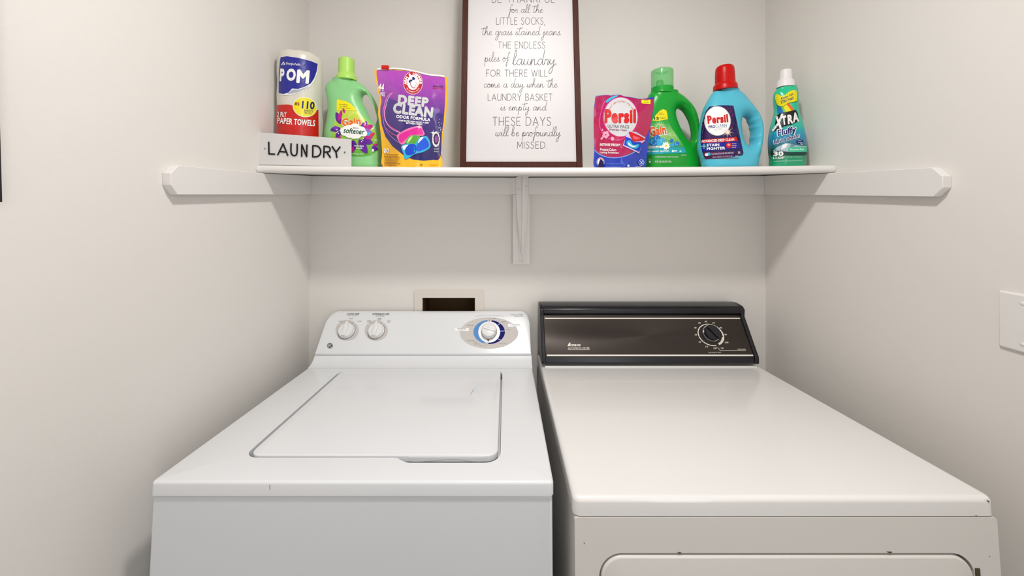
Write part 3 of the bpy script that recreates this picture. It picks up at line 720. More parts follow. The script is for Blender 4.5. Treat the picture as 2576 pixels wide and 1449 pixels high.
V, Fc = prism([(-.0215, -.0045), (.0215, -.0045), (.0215, .0045), (-.0215, .0045)], lambda p, t: tuple(Mk @ Matrix.Rotation(2.2, 4, 'Z') @ Vector((p[0], p[1], t))), .0165, .0255)
mk('grip', *fix(V, Fc), dcb, o, world=False, bevel=.002)
V, Fc = lathe([(.0263, .0031), (.0255, .0052), (.0240, .0052), (.0240, .0035)], Mk, 48, cap=False); mk('chrome_ring', *fix(V, Fc), mat('chrome', (225, 225, 225), .15, 1), o, world=False, label='bright chrome ring')
for x in (-.28, .28):
    for y in (.06, .6):
        V, Fc = lathe([(.018, 0 if y > .3 else -.034), (.018, .006 if y > .3 else -.028), (.008, .008 if y > .3 else -.026), (.008, .031)], Matrix.Translation((x, y, 0)), 16)
        mk('levelling_foot', *fix(V, Fc), blk, dr, world=False)

# ------------------------------------------------------------------ packages on the shelf
Z1 = (630, 120, 4.674); Z2 = (930, 150, 5.173); Z3 = (1480, 160, 5.367); Z4 = (1740, 150, 5.175)
def ease(u): u = min(max(u, 0), 1); return u*u*(3-2*u)
def zpx(z, P): return [(z[0]+a/z[2], z[1]+b/z[2]) for a, b in P]
class Pack:
    """a bottle or pouch: outline at its own distance, swelling to real thickness"""
    def __init__(s, z, out, D, T, R, holes=(), kind='bottle', power=2.3, wr=0, n=5, Tf=None, ybase=419.5, ytop=None, lift=0, smooth=True, sx=1.0):
        s.D, s.T, s.R, s.kind, s.p, s.wr, s.Tf = D, T, R, kind, power, wr, Tf
        o = zpx(z, out); o = catmull(o, n, True) if smooth else o
        De = D; s.zb = zz(ybase, De); mid = (min(a for a, b in o)+max(a for a, b in o))/2
        to = lambda L: [(xx(mid+(a-mid)*sx, De), zz(b, De)) for a, b in L]   # the swelling sides show past the mid plane
        s.o = s.res(to(o)); s.h = [s.res(to(catmull(zpx(z, h), n, True))) for h in holes]
        s.zt = zz(ytop, De) if ytop else 99
        S = []
        for Rg in [s.o]+s.h:
            for i in range(len(Rg)):
                a, b = Rg[i], Rg[(i+1) % len(Rg)]
                if abs(a[1]-s.zb) < .0035 and abs(b[1]-s.zb) < .0035: continue
                if a[1] > s.zt and b[1] > s.zt and abs(a[1]-b[1]) < abs(a[0]-b[0]): continue
                S.append((a, b))
        s.S = S
        s.lift = shelf_top(np.mean([p[0] for p in s.o]), D)-s.zb+.0004
    @staticmethod
    def res(P, L=.0035):
        out = []
        for i in range(len(P)):
            a, b = P[i], P[(i+1) % len(P)]; d = math.hypot(a[0]-b[0], a[1]-b[1]); k = max(1, int(round(d/L)))
            if d < 4e-4: continue
            out += [(a[0]+(b[0]-a[0])*j/k, a[1]+(b[1]-a[1])*j/k) for j in range(k)]
        return out
    def t(s, P, d=None):
        P = np.asarray(P, float); d = segdist(P, s.S) if d is None else d
        T = s.T if s.Tf is None else s.T*np.array([s.Tf((z-s.zb)) for z in P[:, 1]])
        u = np.clip(d/s.R, 0, 1)
        if s.kind == 'bottle':
            t = T*(1-(1-u)**s.p)**(1/s.p)
            e = np.clip((P[:, 1]-s.zb)/.010, 0, 1); t = t*(.88+.12*np.sqrt(1-(1-e)**2))
        else:
            t = .0007+T*(u*u*(3-2*u))
        if s.wr: t = t+np.array([s.wr*(noise.noise(Vector((x*22, z*16, 3)))+.55*noise.noise(Vector((x*55+z*20, z*40-x*30, 7)))) for x, z in P])*np.clip(d/.014, 0, 1)
        return t
    def zf(s, z, y):
        k = np.clip(1-(z-s.zb)/.03, 0, 1); return z+k*(s.lift+.062*(y-CY-s.D))
    def mesh(s, name, m, root, grid=.0045, label=None):
        rings = [s.o]+s.h; ex = []
        for q in ((.0012, .003, .0055, .009) if s.kind == 'bottle' else (.004, .008)):
            for Rg in rings:
                P = np.array(Rg); tg = np.roll(P, -1, 0)-np.roll(P, 1, 0); tg /= np.linalg.norm(tg, axis=1)[:, None]+1e-12; nn = np.stack([-tg[:, 1], tg[:, 0]], 1)
                for sg in (1, -1):
                    c = P+nn*q*sg; ok = (segdist(c, s.S) > q*.9) & s.inside(c); ex += [tuple(v) for v in c[ok]]
        A = np.array(s.o); X, Z = np.meshgrid(np.arange(A[:, 0].min(), A[:, 0].max(), grid), np.arange(A[:, 1].min()+.002, A[:, 1].max(), grid))
        G = np.stack([X.ravel(), Z.ravel()], 1); dd = segdist(G, s.S); allS = [(r[i], r[(i+1) % len(r)]) for r in rings for i in range(len(r))]
        ok = s.inside(G) & (dd > .0115 if s.kind == 'bottle' else dd > .0105) & (segdist(G, allS) > .002); ex += [tuple(v) for v in G[ok]]
        P, Ft = cdt(rings, ex, s.inside); t = s.t(P); n = len(P); d0 = segdist(P, s.S)
        shared = (d0 < 1e-6) & (t < .0009)
        V = [(P[i][0], s.D-t[i]+CY, P[i][1]) for i in range(n)]; back = {}
        for i in range(n):
            if shared[i] and s.kind == 'bottle': back[i] = i
            else: back[i] = len(V); V.append((P[i][0], s.D+t[i]+CY, P[i][1]))
        V = [(x, y, float(s.zf(z, y))) for x, y, z in V]
        Fc = [f for f in Ft]+[tuple(back[i] for i in f)[::-1] for f in Ft]
        nb = sum(len(r) for r in rings); k = 0
        for r in rings:
            for i in range(len(r)):
                a, b = k+i, k+(i+1) % len(r); q = [a, b, back[b], back[a]]; q2 = []
                for v in q:
                    if v not in q2: q2.append(v)
                if len(q2) > 2: Fc.append(tuple(q2))
            k += len(r)
        V, Fc = fix(V, Fc); s.bvh = BVHTree.FromPolygons(V, Fc)
        return mk(name, V, Fc, m, root, ang=50, label=label)
    def inside(s, P):
        P = np.asarray(P, float); k = inpoly(P, s.o)
        for h in s.h: k &= ~inpoly(P, h)
        return k
    def map(s, Q, off):
        """lay artwork on the body: the point of the body's own surface seen there, lifted along its normal"""
        fb_ = s.fmap(Q, off); off = np.broadcast_to(off, (len(Q),)); o = Vector((0, CY, CZ)); out = []
        for i, (a, b) in enumerate(Q):
            p, n, f, dd = s.bvh.ray_cast(o, Vector(((a-CX)/F, 1, (HY-b)/F)).normalized())
            if p is None or n.y > -.12: out.append(fb_[i]); continue
            out.append(tuple(p+Vector((n.x*.6, n.y, n.z*.6)).normalized()*float(off[i])))
        return out
    def fmap(s, Q, off):
        D = np.full(len(Q), s.D-s.T*.8)
        for _ in range(6):
            X = (Q[:, 0]-CX)*D/F; Z = CZ+(HY-Q[:, 1])*D/F; D = s.D-s.t(np.stack([X, Z], 1))-off
        X = (Q[:, 0]-CX)*D/F; Z = CZ+(HY-Q[:, 1])*D/F
        return [(x, d+CY, float(s.zf(z, d+CY))) for x, d, z in zip(X, D, Z)]
def cap(name, z, cx, prof, D, m, root, kr=1.0, sy=1.0, tilt=0, seg=40, lift=0, label=None):
    """prof: (half width, y) in grid units, from bottom to top"""
    c = zpx(z, [(cx, prof[0][1])])[0]; X = xx(c[0], D); zb_ = zz(c[1], D); k = D/F/z[2]
    P = [(a*k*kr, (prof[0][1]-b)*k) for a, b in prof]
    M = Matrix.Translation((X, D+CY, zb_+lift)) @ Matrix.Rotation(tilt, 4, 'Y')
    return mk(name, *fix(*lathe(P, M, seg, sy=sy)), m, root, ang=35, label=label)
def pl_(n, c, **k): return mat(n, c, **{**dict(rough=.35, spec=.35, bump=.02, bscale=60, var=.03), **k})
def ink(n, c, rough=.4): return mat('ink_'+n, c, rough, spec=.35)
WH = ink('white', (248, 248, 246)); YE = ink('yellow', (244, 228, 20)); OR = ink('orange', (240, 110, 15)); NV = ink('navy', (24, 26, 110)); DG = ink('dark_green', (10, 80, 50))
PU = ink('purple', (96, 32, 150)); MG = ink('magenta', (190, 30, 140)); RD = ink('red', (205, 25, 25)); PK = ink('pink', (230, 120, 175)); BL = ink('blue', (20, 60, 190)); CY_ = ink('cyan', (50, 175, 215)); BK = ink('black', (22, 20, 24)); GR = ink('silver', (205, 205, 208), .28); LG = ink('leaf', (120, 200, 60)); DB = ink('midnight', (28, 22, 78))

# ---- paper towel roll
RX, RD_, RR = -.6255, 1.115, .0615
tz0 = shelf_top(RX, RD_)+.001; tz1 = zz(141, RD_)
tr = thing('paper_towel_roll', 'plastic-wrapped paper towel roll with blue and red print behind the LAUNDRY sign', 'paper towels', (RX, RD_+CY, tz0))
hh = tz1-tz0; prof = [(RR*.55, .0), (RR*.93, .002), (RR, .010)]+[(RR-.0008*math.sin(i*1.9), .010+(hh-.028)*i/14) for i in range(1, 14)]+[(RR, hh-.018), (RR*.97, hh-.006), (RR*.86, hh-.0005), (RR*.45, hh-.002), (RR*.3, hh-.012)]
wrapm = mat('clear_film_over_paper', (226, 221, 208), .25, bump=.55, bscale=28, var=.05, coat=.6)
V, Fc = lathe(prof, Matrix.Translation((RX, RD_+CY, tz0)), 72)
V = [(x+.0013*noise.noise(Vector((x*60, y*60, z*25))), y+.0013*noise.noise(Vector((x*50, y*60, z*25+9))), z+(.003*noise.noise(Vector((x*40, y*40, 2))) if z > tz1-.02 else 0)) for x, y, z in V]
mk('wrapped_roll', *fix(V, Fc), wrapm, tr, ang=60)
cx_ = mat('cardboard', (170, 140, 100), .8)
def rollmap(Q, off):
    out = []
    for (a, b), of in zip(Q, np.broadcast_to(off, (len(Q),))):
        k = (a-CX)/F; r = RR+.0012+of     # x=k*D ; (kD-RX)^2+(D-RD)^2=r^2
        A = k*k+1; B = -2*(k*RX+RD_); Cc = RX*RX+RD_*RD_-r*r; dd = B*B-4*A*Cc; D = (-B-math.sqrt(max(dd, 0)))/(2*A)
        out.append((k*D, D+CY, CZ+(HY-b)*D/F))
    return out
RDd = mat('ink_wrap_red', (204, 20, 8), .4, bump=.5, bscale=30, coat=.15); BLd = mat('ink_wrap_blue', (26, 30, 146), .35, bump=.5, bscale=30, coat=.2); YEd = mat('ink_wrap_yellow', (240, 226, 25), .3, bump=.4, bscale=30, coat=.5)
d = Decal(Z1, rollmap, cell=4)
d.poly([(306, 680), (330, 672), (440, 668), (560, 690), (700, 720), (800, 732), (803, 1120), (298, 1120), (300, 900)], RDd)
for i in range(150):
    x, y = random.uniform(312, 795), random.uniform(700, 1030); d.ell(x, y, 3.2, 3.2, ink('dark_red', (135, 15, 10)), same=i > 0, n=6)
d.poly([(328, 545), (420, 560), (520, 548), (620, 510), (700, 455), (755, 380), (782, 300), (795, 200), (792, 186), (700, 150), (560, 115), (430, 95), (352, 106), (345, 150), (332, 300)], WH)
d.poly([(331, 535), (390, 545), (450, 525), (490, 480), (560, 485), (640, 460), (710, 420), (750, 360), (778, 280), (792, 190), (700, 153), (560, 118), (430, 99), (355, 110), (347, 150), (333, 300)], BLd)
d.poly([(430, 545), (500, 490), (560, 492), (640, 470), (700, 440), (640, 490), (560, 525), (500, 540)], ink('page_grey', (175, 178, 190)))
d.poly(zP := [(360, 203), (388, 160), (410, 200)], WH); d.poly([(372, 198), (388, 172), (392, 198)], BLd)
d.text('Georgia-Pacific', 502, 194, 170, 36, WH, rot=6, bold=.01)
d.text('P', 372, 320, 52, 150, WH, rot=3, bold=.07); d.text('O', 478, 318, 110, 145, WH, rot=4, bold=.07, same=True); d.text('M', 618, 340, 148, 160, WH, rot=5, bold=.07, same=True)
d.ell(640, 698, 144, 118, ink('cream', (246, 244, 215)), rot=12); d.ell(640, 698, 137, 110, YEd, rot=12)
d.text('85', 548, 660, 58, 38, ink('maroon', (110, 20, 40)), rot=6, bold=.04); d.stroke([(526, 672), (552, 652), (576, 648)], 5, RD, sm=False)
d.text('110', 680, 676, 150, 92, NV, rot=5, bold=.06, same=True); d.text('SHEETS', 682, 742, 104, 26, NV, rot=5, bold=.02, same=True); d.text('PER ROLL', 680, 770, 88, 20, NV, rot=5, bold=.02, same=True)
d.text('2 PLY', 370, 783, 110, 60, WH, rot=2, bold=.03, same=True); d.text('PAPER TOWELS', 538, 872, 446, 72, WH, rot=4.5, bold=.04, same=True)
d.build('printed_wrap', tr)

# ---- laundry sign
sL, sR = W(643, 411, 1.024), W(884, 418.5, 1.062)
zl0 = shelf_top(sL.x, 1.024)+.0012; zr0 = shelf_top(sR.x, 1.062)+.0012
sg = thing('sign', 'small white tin sign reading LAUNDRY leaning at the left end of the shelf', 'sign', (sL+sR)/2)
TLp = W(645, 332, 1.030); TRp = W(884, 350.5, 1.068)
A_, B_, C_, D_4 = (sL.x, sL.y, zl0), (sR.x, sR.y, zr0), (TRp.x, TRp.y, TRp.z), (TLp.x, TLp.y, TLp.z)
V = [A_, B_, C_, D_4]; nS = (Vector(B_)-Vector(A_)).cross(Vector(D_4)-Vector(A_)).normalized()
V += [tuple(Vector(v)-nS*.0022) for v in V]
mk('sign_plate', *fix(V, [(0, 1, 2, 3), (7, 6, 5, 4), (0, 4, 5, 1), (1, 5, 6, 2), (2, 6, 7, 3), (3, 7, 4, 0)]), mat('white_tin', (212, 210, 209), .3, bump=.04), sg, bevel=.0006, seg=2)
I4 = Matrix.Identity(4)
spm = planemap(I4, A_, nS)
d = Decal(Z1, spm, cell=0, eps=.0003, step=.0006)
LET = {'L': [[(215, 1112), (218, 1248), (282, 1252)]], 'A': [[(322, 1258), (384, 1130), (438, 1264)], [(345, 1220), (418, 1226)]],
 'U': [catmull([(478, 1130), (476, 1215), (490, 1258), (522, 1268), (546, 1240), (550, 1136)], 5)], 'N': [[(602, 1274), (604, 1142), (660, 1278), (664, 1146)]],
 'D': [[(732, 1280), (734, 1152)], catmull([(734, 1152), (790, 1158), (822, 1195), (822, 1245), (786, 1280), (732, 1282)], 5)],
 'R': [[(862, 1286), (866, 1158)], catmull([(866, 1160), (912, 1162), (936, 1185), (926, 1220), (866, 1228)], 5), [(896, 1226), (938, 1288)]],
 'Y': [[(962, 1164), (1006, 1228), (1052, 1168)], [(1006, 1228), (1016, 1288)]]}
for w, m, s_ in ((27, mat('white_tin_edge', (208, 206, 204), .35), 0), (19, ink('sign_black', (14, 12, 18), .3), 1)):
    d.k += 1
    for L in LET.values():
        for st_ in L: d.stroke(st_, w, m, sm=False, same=True)
d.ell(170, 1184, 9, 9, ink('hole_shadow', (150, 135, 130))); d.ell(1108, 1229, 9, 9, ink('hole_green', (30, 110, 50)))
d.build('raised_letters', sg, label='raised black letters')

# ---- pale green softener bottle
P1 = Pack(Z1, [(1012, 374), (1130, 378), (1245, 394), (1310, 430), (1365, 475), (1420, 540), (1465, 610), (1500, 690), (1518, 780), (1528, 880), (1545, 980), (1555, 1100), (1553, 1220), (1540, 1320), (1512, 1399), (1200, 1399), (905, 1399), (880, 1330), (866, 1220), (864, 1100), (872, 990), (895, 880), (912, 780), (914, 700), (905, 620), (888, 550), (878, 495), (888, 450), (920, 412), (965, 385)],
          1.115, .036, .046, holes=[[(1335, 552), (1380, 558), (1425, 615), (1465, 690), (1492, 770), (1506, 840), (1498, 892), (1474, 905), (1440, 868), (1400, 800), (1352, 700), (1318, 635), (1312, 585)]], ybase=120+1399/4.674, ytop=120+386/4.674, sx=.965, Tf=lambda h: 1-.24*ease((h-.19)/.07))
b1 = thing('fabric_softener_bottle', 'pale green softener bottle with lime cap and side handle behind the LAUNDRY sign', 'bottle', (xx(890, 1.115), 1.115+CY, P1.zb+P1.lift))
P1.mesh('bottle_body', pl_('pale_green_plastic', (140, 208, 140), rough=.32, sub=.0), b1)
limem = pl_('lime_plastic', (178, 226, 105), rough=.4)
cap('cap', Z1, 1130, [(127, 388), (127, 366), (120, 345), (108, 322), (99, 312), (97, 300), (95, 160), (93, 140), (84, 133), (0, 131)], 1.115, limem, b1, kr=.92)
d = Decal(Z1, P1.map, cell=3.2, eps=.0005)
gl_ = ramp_mat('ink_softener_label', [(0, (50, 150, 45)), (.3, (110, 185, 55)), (1, (205, 222, 70))], 1.515, 1.68, .3)
d.poly([(1015, 620), (1030, 608), (1120, 628), (1180, 660), (1260, 742), (1015, 736)], YE)
d.poly([(1015, 740), (1260, 746), (1340, 830), (1420, 910), (1470, 990), (1495, 1080), (1500, 1150), (1480, 1220), (1420, 1262), (1330, 1278), (1180, 1276), (1000, 1270), (962, 1150), (955, 1040), (985, 900)], gl_)
for i, y in enumerate((668, 690, 712)): d.text(('AromaBoost', 'for WEEKS', 'of lasting freshness*')[i], (1095, 1100, 1110)[i], y, (104, 84, 140)[i], 14, DG, rot=4, bold=.01, same=i > 0)
for a in range(-170, 0, 12):
    c, s_ = math.cos(math.radians(a)), math.sin(math.radians(a)); d.poly([(1225+60*c-3*s_, 830+60*s_+3*c), (1225+60*c+3*s_, 830+60*s_-3*c), (1225+95*c, 830+95*s_)], ink('pale_yellow', (240, 240, 160)), same=a > -170)
def petal(d, x, y, l, w, a, m, same=False):
    c, s_ = math.cos(math.radians(a)), math.sin(math.radians(a)); P = [(0, 0), (.3*l, w*.5), (.65*l, w*.55), (l, 0), (.65*l, -w*.45), (.3*l, -w*.5)]
    d.poly([(x+u*c-v*s_, y+u*s_+v*c) for u, v in P], m, sm=True, same=same)
for i, (x, y, l, w, a, m) in enumerate([(1060, 950, 120, 60, -190, PU), (1070, 980, 100, 50, -230, PU), (1060, 900, 150, 60, -110, PU), (1040, 860, 130, 40, -75, MG), (1110, 770, 60, 25, -110, MG), (1030, 960, 60, 40, -150, ink('violet', (130, 60, 200))),
        (1310, 960, 110, 60, -60, PU), (1320, 960, 130, 60, -20, MG), (1310, 970, 130, 60, 15, ink('lilac', (150, 100, 220))), (1380, 1000, 60, 40, 40, CY_), (1340, 930, 60, 30, -80, MG), (1060, 1040, 90, 40, 120, MG),
        (1215, 1090, 150, 90, 100, PU), (1280, 1080, 190, 80, 60, PU), (1320, 1070, 130, 70, 25, PU), (1340, 1060, 100, 40, -5, MG), (1400, 1040, 70, 34, -30, ink('rose', (215, 30, 90))), (1425, 1170, 80, 50, 20, PU), (1440, 1150, 60, 30, -15, MG), (1210, 1230, 70, 30, -100, MG)]):
    petal(d, x, y, l, w, a, m)
for i, (x, y) in enumerate([(1020, 965), (1028, 985), (1022, 1000), (1040, 1010), (1345, 880), (1352, 895), (1348, 912), (1330, 1070), (1325, 1090), (1310, 1105)]): d.ell(x, y, 6, 6, WH, same=i > 0, n=10)
d.text('Gain', 1188, 874, 232, 108, WH, rot=-6, bold=.14); d.text('Gain', 1188, 872, 222, 96, OR, rot=-6, bold=.07)
for i, (x, y, r) in enumerate([(1105, 975, 46), (1160, 960, 60), (1230, 945, 62), (1300, 975, 56), (1335, 1010, 42), (1250, 1020, 62), (1170, 1010, 62), (1110, 1000, 44), (1215, 1040, 40)]): d.ell(x, y, r, r*.85, WH, same=i > 0, n=24)
d.text('fabric', 1244, 946, 74, 24, DG, rot=4, shear=.2); d.text('softener', 1222, 982, 246, 66, DG, rot=5, bold=.035, shear=.2, same=True)
d.text('moonlight', 1280, 1158, 112, 28, WH, rot=3, bold=.03, same=True); d.text('breeze', 1284, 1182, 74, 20, WH, rot=3, bold=.03, same=True)
d.text('64.9 FL OZ (1.92 L)', 1255, 1252, 146, 22, WH, rot=2, bold=.01, same=True); d.text('105', 1472, 1090, 30, 22, WH, same=True); d.poly([(1430, 1192), (1450, 1192), (1450, 1222), (1430, 1222)], WH, same=True)
d.build('front_label', b1)

# ---- purple and yellow pouch
P2 = Pack(Z2, [(62, 152), (90, 132), (110, 126), (300, 128), (550, 148), (800, 190), (985, 228), (1012, 240), (1012, 400), (1004, 600), (985, 800), (958, 960), (945, 1100), (938, 1250), (933, 1396), (700, 1399), (400, 1399), (170, 1396), (163, 1200), (148, 1000), (128, 830), (112, 720), (116, 610), (136, 550), (132, 490), (108, 420), (88, 300), (68, 205)],
          1.062, .034, .072, kind='pouch', wr=.0028, n=4, ybase=150+1397/5.173, Tf=lambda h: max(.12, 1.1-h/.26))
b2 = thing('detergent_pouch', 'purple and yellow resealable pouch of laundry pacs with red zip slider', 'pouch', (xx(1036, 1.062), 1.062+CY, P2.zb+P2.lift))
foil = dict(rough=.2, coat=.5)
P2.mesh('pouch_body', mat('pouch_yellow_film', (246, 184, 20), .22, bump=.3, bscale=22, coat=.5), b2, grid=.005)
d = Decal(Z2, P2.map, cell=3.6, eps=.0004)
pg = ramp_mat('ink_pouch_purple', [(0, (34, 26, 110)), (.45, (70, 44, 140)), (.75, (150, 62, 168)), (1, (178, 72, 184))], 1.54, 1.78, .2, bump=.3, bscale=22, coat=.5)
d.poly([(90, 150), (112, 134), (300, 136), (550, 156), (800, 198), (982, 238), (986, 400), (978, 600), (962, 800), (940, 960), (925, 1100), (915, 1280), (850, 1302), (700, 1315), (560, 1300), (430, 1235), (300, 1130), (205, 1000), (158, 850), (138, 700), (140, 610), (156, 550), (150, 490), (128, 420), (108, 300), (92, 205)], pg)
nvp = ramp_mat('ink_pouch_navy', [(0, (26, 22, 96)), (1, (84, 50, 140))], 1.54, 1.74, .2, bump=.3, bscale=22, coat=.5)
d.poly([(250, 450), (300, 520), (900, 700), (962, 760), (940, 960), (915, 1275), (800, 1300), (640, 1290), (480, 1230), (340, 1110), (240, 960), (200, 800), (205, 640), (225, 520)], nvp, sm=True)
lil = ink('lilac_line', (205, 150, 215)); pkl = ink('pink_line', (215, 80, 165))
d.stroke([(300, 430), (240, 470), (205, 560), (190, 680), (210, 800), (280, 880), (400, 950)], 16, pkl); d.stroke([(270, 430), (225, 500), (190, 600), (172, 720), (200, 880), (280, 1000), (390, 1085)], 5, lil); d.stroke([(290, 440), (245, 500), (215, 600), (195, 700), (220, 820), (300, 910), (420, 960)], 4, WH, same=True)
d.stroke([(200, 880), (290, 960), (370, 1000)], 8, pkl, same=True)
d.ell(565, 302, 126, 152, WH); d.ell(565, 302, 122, 147, ink('logo_red', (186, 30, 44))); d.ell(565, 300, 76, 96, WH)
d.arctext('ARM & HAMMER', 565, 305, 98, 118, -190, 10, 40, WH, bold=.05)
d.arctext('THE STANDARD OF PURITY', 565, 300, 99, 122, 145, 35, 14, WH, bold=.02, inward=True)
d.poly([(510, 280), (530, 262), (556, 258), (553, 236), (570, 226), (590, 244), (588, 262), (560, 268), (540, 296), (514, 302)], NV, sm=True)
d.stroke([(536, 288), (528, 320), (550, 350), (575, 372), (606, 364), (622, 330), (600, 300)], 10, ink('skin_tone', (222, 170, 150))); d.stroke([(530, 300), (540, 345), (572, 374), (600, 330)], 5, NV)
d.text('44', 152, 362, 74, 100, WH, rot=7, bold=.03); d.text('PAKS', 172, 450, 60, 56, WH, rot=7, bold=.02, same=True)
d.text('DEEP', 568, 540, 398, 128, GR, rot=6, bold=.085); d.text('CLEAN', 566, 660, 520, 142, GR, rot=7, bold=.085, same=True)
d.text('ODOR FORMULA', 568, 762, 442, 42, WH, rot=6, bold=.06, same=True); d.text('PENETRATES DEEP ODORS + DIRT', 575, 810, 392, 22, WH, rot=5, bold=.04, same=True); d.text('BETWEEN FIBERS', 582, 836, 212, 22, WH, rot=5, bold=.04, same=True)
d.text('SURE-LOCK', 890, 350, 128, 22, DB, rot=3, bold=.04, same=True); d.poly([(822, 362), (955, 368), (955, 382), (822, 376)], ink('lock_red', (190, 30, 110)), same=True)
d.poly([(355, 995), (400, 950), (520, 890), (660, 862), (685, 900), (708, 985), (560, 1000), (480, 1080), (415, 1108), (380, 1060)], PK, sm=True); d.poly([(385, 1000), (440, 950), (640, 885), (690, 975), (540, 985), (450, 1060), (400, 1080)], ink('pod_pink', (222, 40, 150)), sm=True)
d.poly([(470, 1085), (500, 1020), (560, 988), (640, 992), (655, 1030), (600, 1095), (520, 1100)], ink('pod_green', (90, 165, 60)), sm=True); d.poly([(490, 1080), (510, 1030), (560, 995), (540, 1040), (500, 1085)], ink('pod_light_green', (190, 225, 150)), sm=True)
d.poly([(415, 1125), (520, 1090), (590, 1100), (650, 1020), (745, 1002), (790, 1130), (700, 1200), (590, 1230), (470, 1300), (440, 1220)], CY_, sm=True); d.poly([(470, 1140), (540, 1100), (605, 1120), (600, 1210), (520, 1245), (470, 1225)], ink('pod_blue', (22, 72, 200)), sm=True); d.poly([(640, 1050), (720, 1020), (770, 1120), (690, 1180), (615, 1190), (615, 1110)], ink('pod_blue2', (28, 88, 215)), sm=True)
d.poly([(430, 1130), (500, 1110), (480, 1140), (450, 1180)], WH, sm=True); d.poly([(660, 1020), (700, 1015), (660, 1060), (625, 1090)], WH, sm=True, same=True)
for i, (x, y, r) in enumerate([(645, 880, 46), (822, 955, 50)]):
    d.k += 1
    for a in range(0, 180, 30):
        c, s_ = math.cos(math.radians(a+12)), math.sin(math.radians(a+12)); r_ = r if a % 90 == 0 else r*.45
        d.poly([(x-r_*c, y-r_*s_), (x-3*s_, y+3*c), (x+r_*c, y+r_*s_), (x+3*s_, y-3*c)], WH, same=True)
d.ell(862, 1038, 50, 100, WH); d.ell(864, 1036, 36, 74, ink('badge_dark', (52, 20, 60))); d.ell(866, 1036, 22, 50, ink('badge_purple', (150, 70, 160)))
d.arctext('ODOR + LAUNDRY', 862, 1038, 43, 87, -200, 150, 15, BK)
d.text('RADIANT', 868, 1165, 66, 20, GR, rot=4, bold=.01); d.text('BURST', 866, 1198, 58, 18, GR, rot=4, bold=.02, same=True)
for i in range(14): d.ell(random.uniform(880, 945), random.uniform(780, 960), 4, 5, WH, same=True, n=8)
for i in range(12): x = random.uniform(865, 930); y = random.uniform(1120, 1280); d.poly([(x, y), (x+5, y-26), (x+9, y)], ink('ember', (150, 60, 60)), same=True)
d.ell(203, 1188, 14, 30, WH); d.ell(239, 1186, 17, 30, WH, same=True); d.stroke([(196, 1175), (210, 1200)], 7, BK); d.stroke([(232, 1172), (246, 1200)], 7, BK, same=True)
d.lines(195, 405, 1235, 1372, 8, ink('brown_small_print', (150, 92, 20)), .42)
d.ell(672, 1368, 14, 10, ink('brown_small_print', (150, 92, 20)), same=True); d.text('860 g (30.3 oz)', 830, 1375, 100, 22, MATS['ink_brown_small_print'], same=True)
d.build('printed_front', b2)
# zip and slider: clear strip along the top edge
def onpack(Pk, z, P, off): return Pk.map(np.array(zpx(z, P)), off)
zc = [(100, 118), (300, 112), (440, 120), (600, 150), (760, 190), (900, 205), (972, 214)]
V = []; Fc = []
for a, b in catmull(zc, 4):
    p = zpx(Z2, [(a, b)])[0]; q = W(p[0], p[1], 1.061)
    V += [(q.x, q.y-.0016, q.z-.0035), (q.x, q.y-.0016, q.z+.0012), (q.x, q.y+.0016, q.z+.0012), (q.x, q.y+.0016, q.z-.0035)]
n = len(V)//4
for i in range(n-1):
    for k in range(4): Fc.append((4*i+k, 4*i+(k+1) % 4, 4*i+4+(k+1) % 4, 4*i+4+k))
Fc += [(0, 1, 2, 3), (4*n-1, 4*n-2, 4*n-3, 4*n-4)]
mk('zip_strip', *fix(V, Fc), mat('clear_film', (235, 232, 230), .2, coat=.3), b2)
q = W(969.7, 170.2, 1.06); w = .0105
mk('zip_slider', *box(q.x-w, q.x+w, q.y-.005, q.y+.005, q.z-.0052, q.z+.0056), pl_('slider_red', (205, 24, 24), rough=.3), b2, bevel=.0014)

# ---- framed sign
fb = (xx(1157, 1.060), xx(1466, 1.060))
pf = thing('framed_sign', 'tall brown-framed white sign with a laundry verse standing in the middle of the shelf', 'framed sign', ((fb[0]+fb[1])/2, 1.06+CY+.015, shelf_top(.04, 1.06)))
LN = math.atan2(1.123-1.060, 2.006-1.51)
FH = .66; FW = (fb[1]-fb[0]); fcx = (fb[0]+fb[1])/2
MF = Matrix.Translation((fcx, 1.06+CY, shelf_top(.04, 1.06)+.0012+.0005)) @ Matrix.Rotation(-LN, 4, 'X')
woodm = mat('dark_walnut', (74, 28, 12), .5, bump=.12, bscale=12, var=.5, spec=.25)
nt = woodm.node_tree
for n_ in nt.nodes:
    if n_.type == 'TEX_NOISE': 
        mp = nt.nodes.new('ShaderNodeMapping'); mp.inputs['Scale'].default_value = (14, 14, 1.5); nt.links.new(n_.inputs['Vector'].links[0].from_socket, mp.inputs[0]); nt.links.new(mp.outputs[0], n_.inputs['Vector'])
fw = .0172; dpt = .034
for (x0, x1, z0, z1) in ((-FW/2, -FW/2+fw, .0, FH), (FW/2-fw, FW/2, .0, FH), (-FW/2+fw, FW/2-fw, 0, fw), (-FW/2+fw, FW/2-fw, FH-fw, FH)):
    V, Fc = box(x0, x1, 0, dpt, z0, z1); mk('frame_rail', [MF @ Vector(v) for v in V], Fc, woodm, pf, bevel=.0012, seg=2)
V, Fc = box(-FW/2+fw, FW/2-fw, .006, .010, fw, FH-fw)
pn = mk('sign_panel', [MF @ Vector(v) for v in V], Fc, mat('white_board', (206, 202, 203), .45, bump=.02, bscale=200), pf, smooth=False)
d = Decal((1150, 0, 3.3698), lambda Q, off: [tuple(MF @ Vector(v)) for v in planemap(MF, (0, .006, 0), (0, -1, 0))(Q, off)], cell=0, eps=.0002, step=.00002)
ik = ink('charcoal', (60, 58, 58), .5)
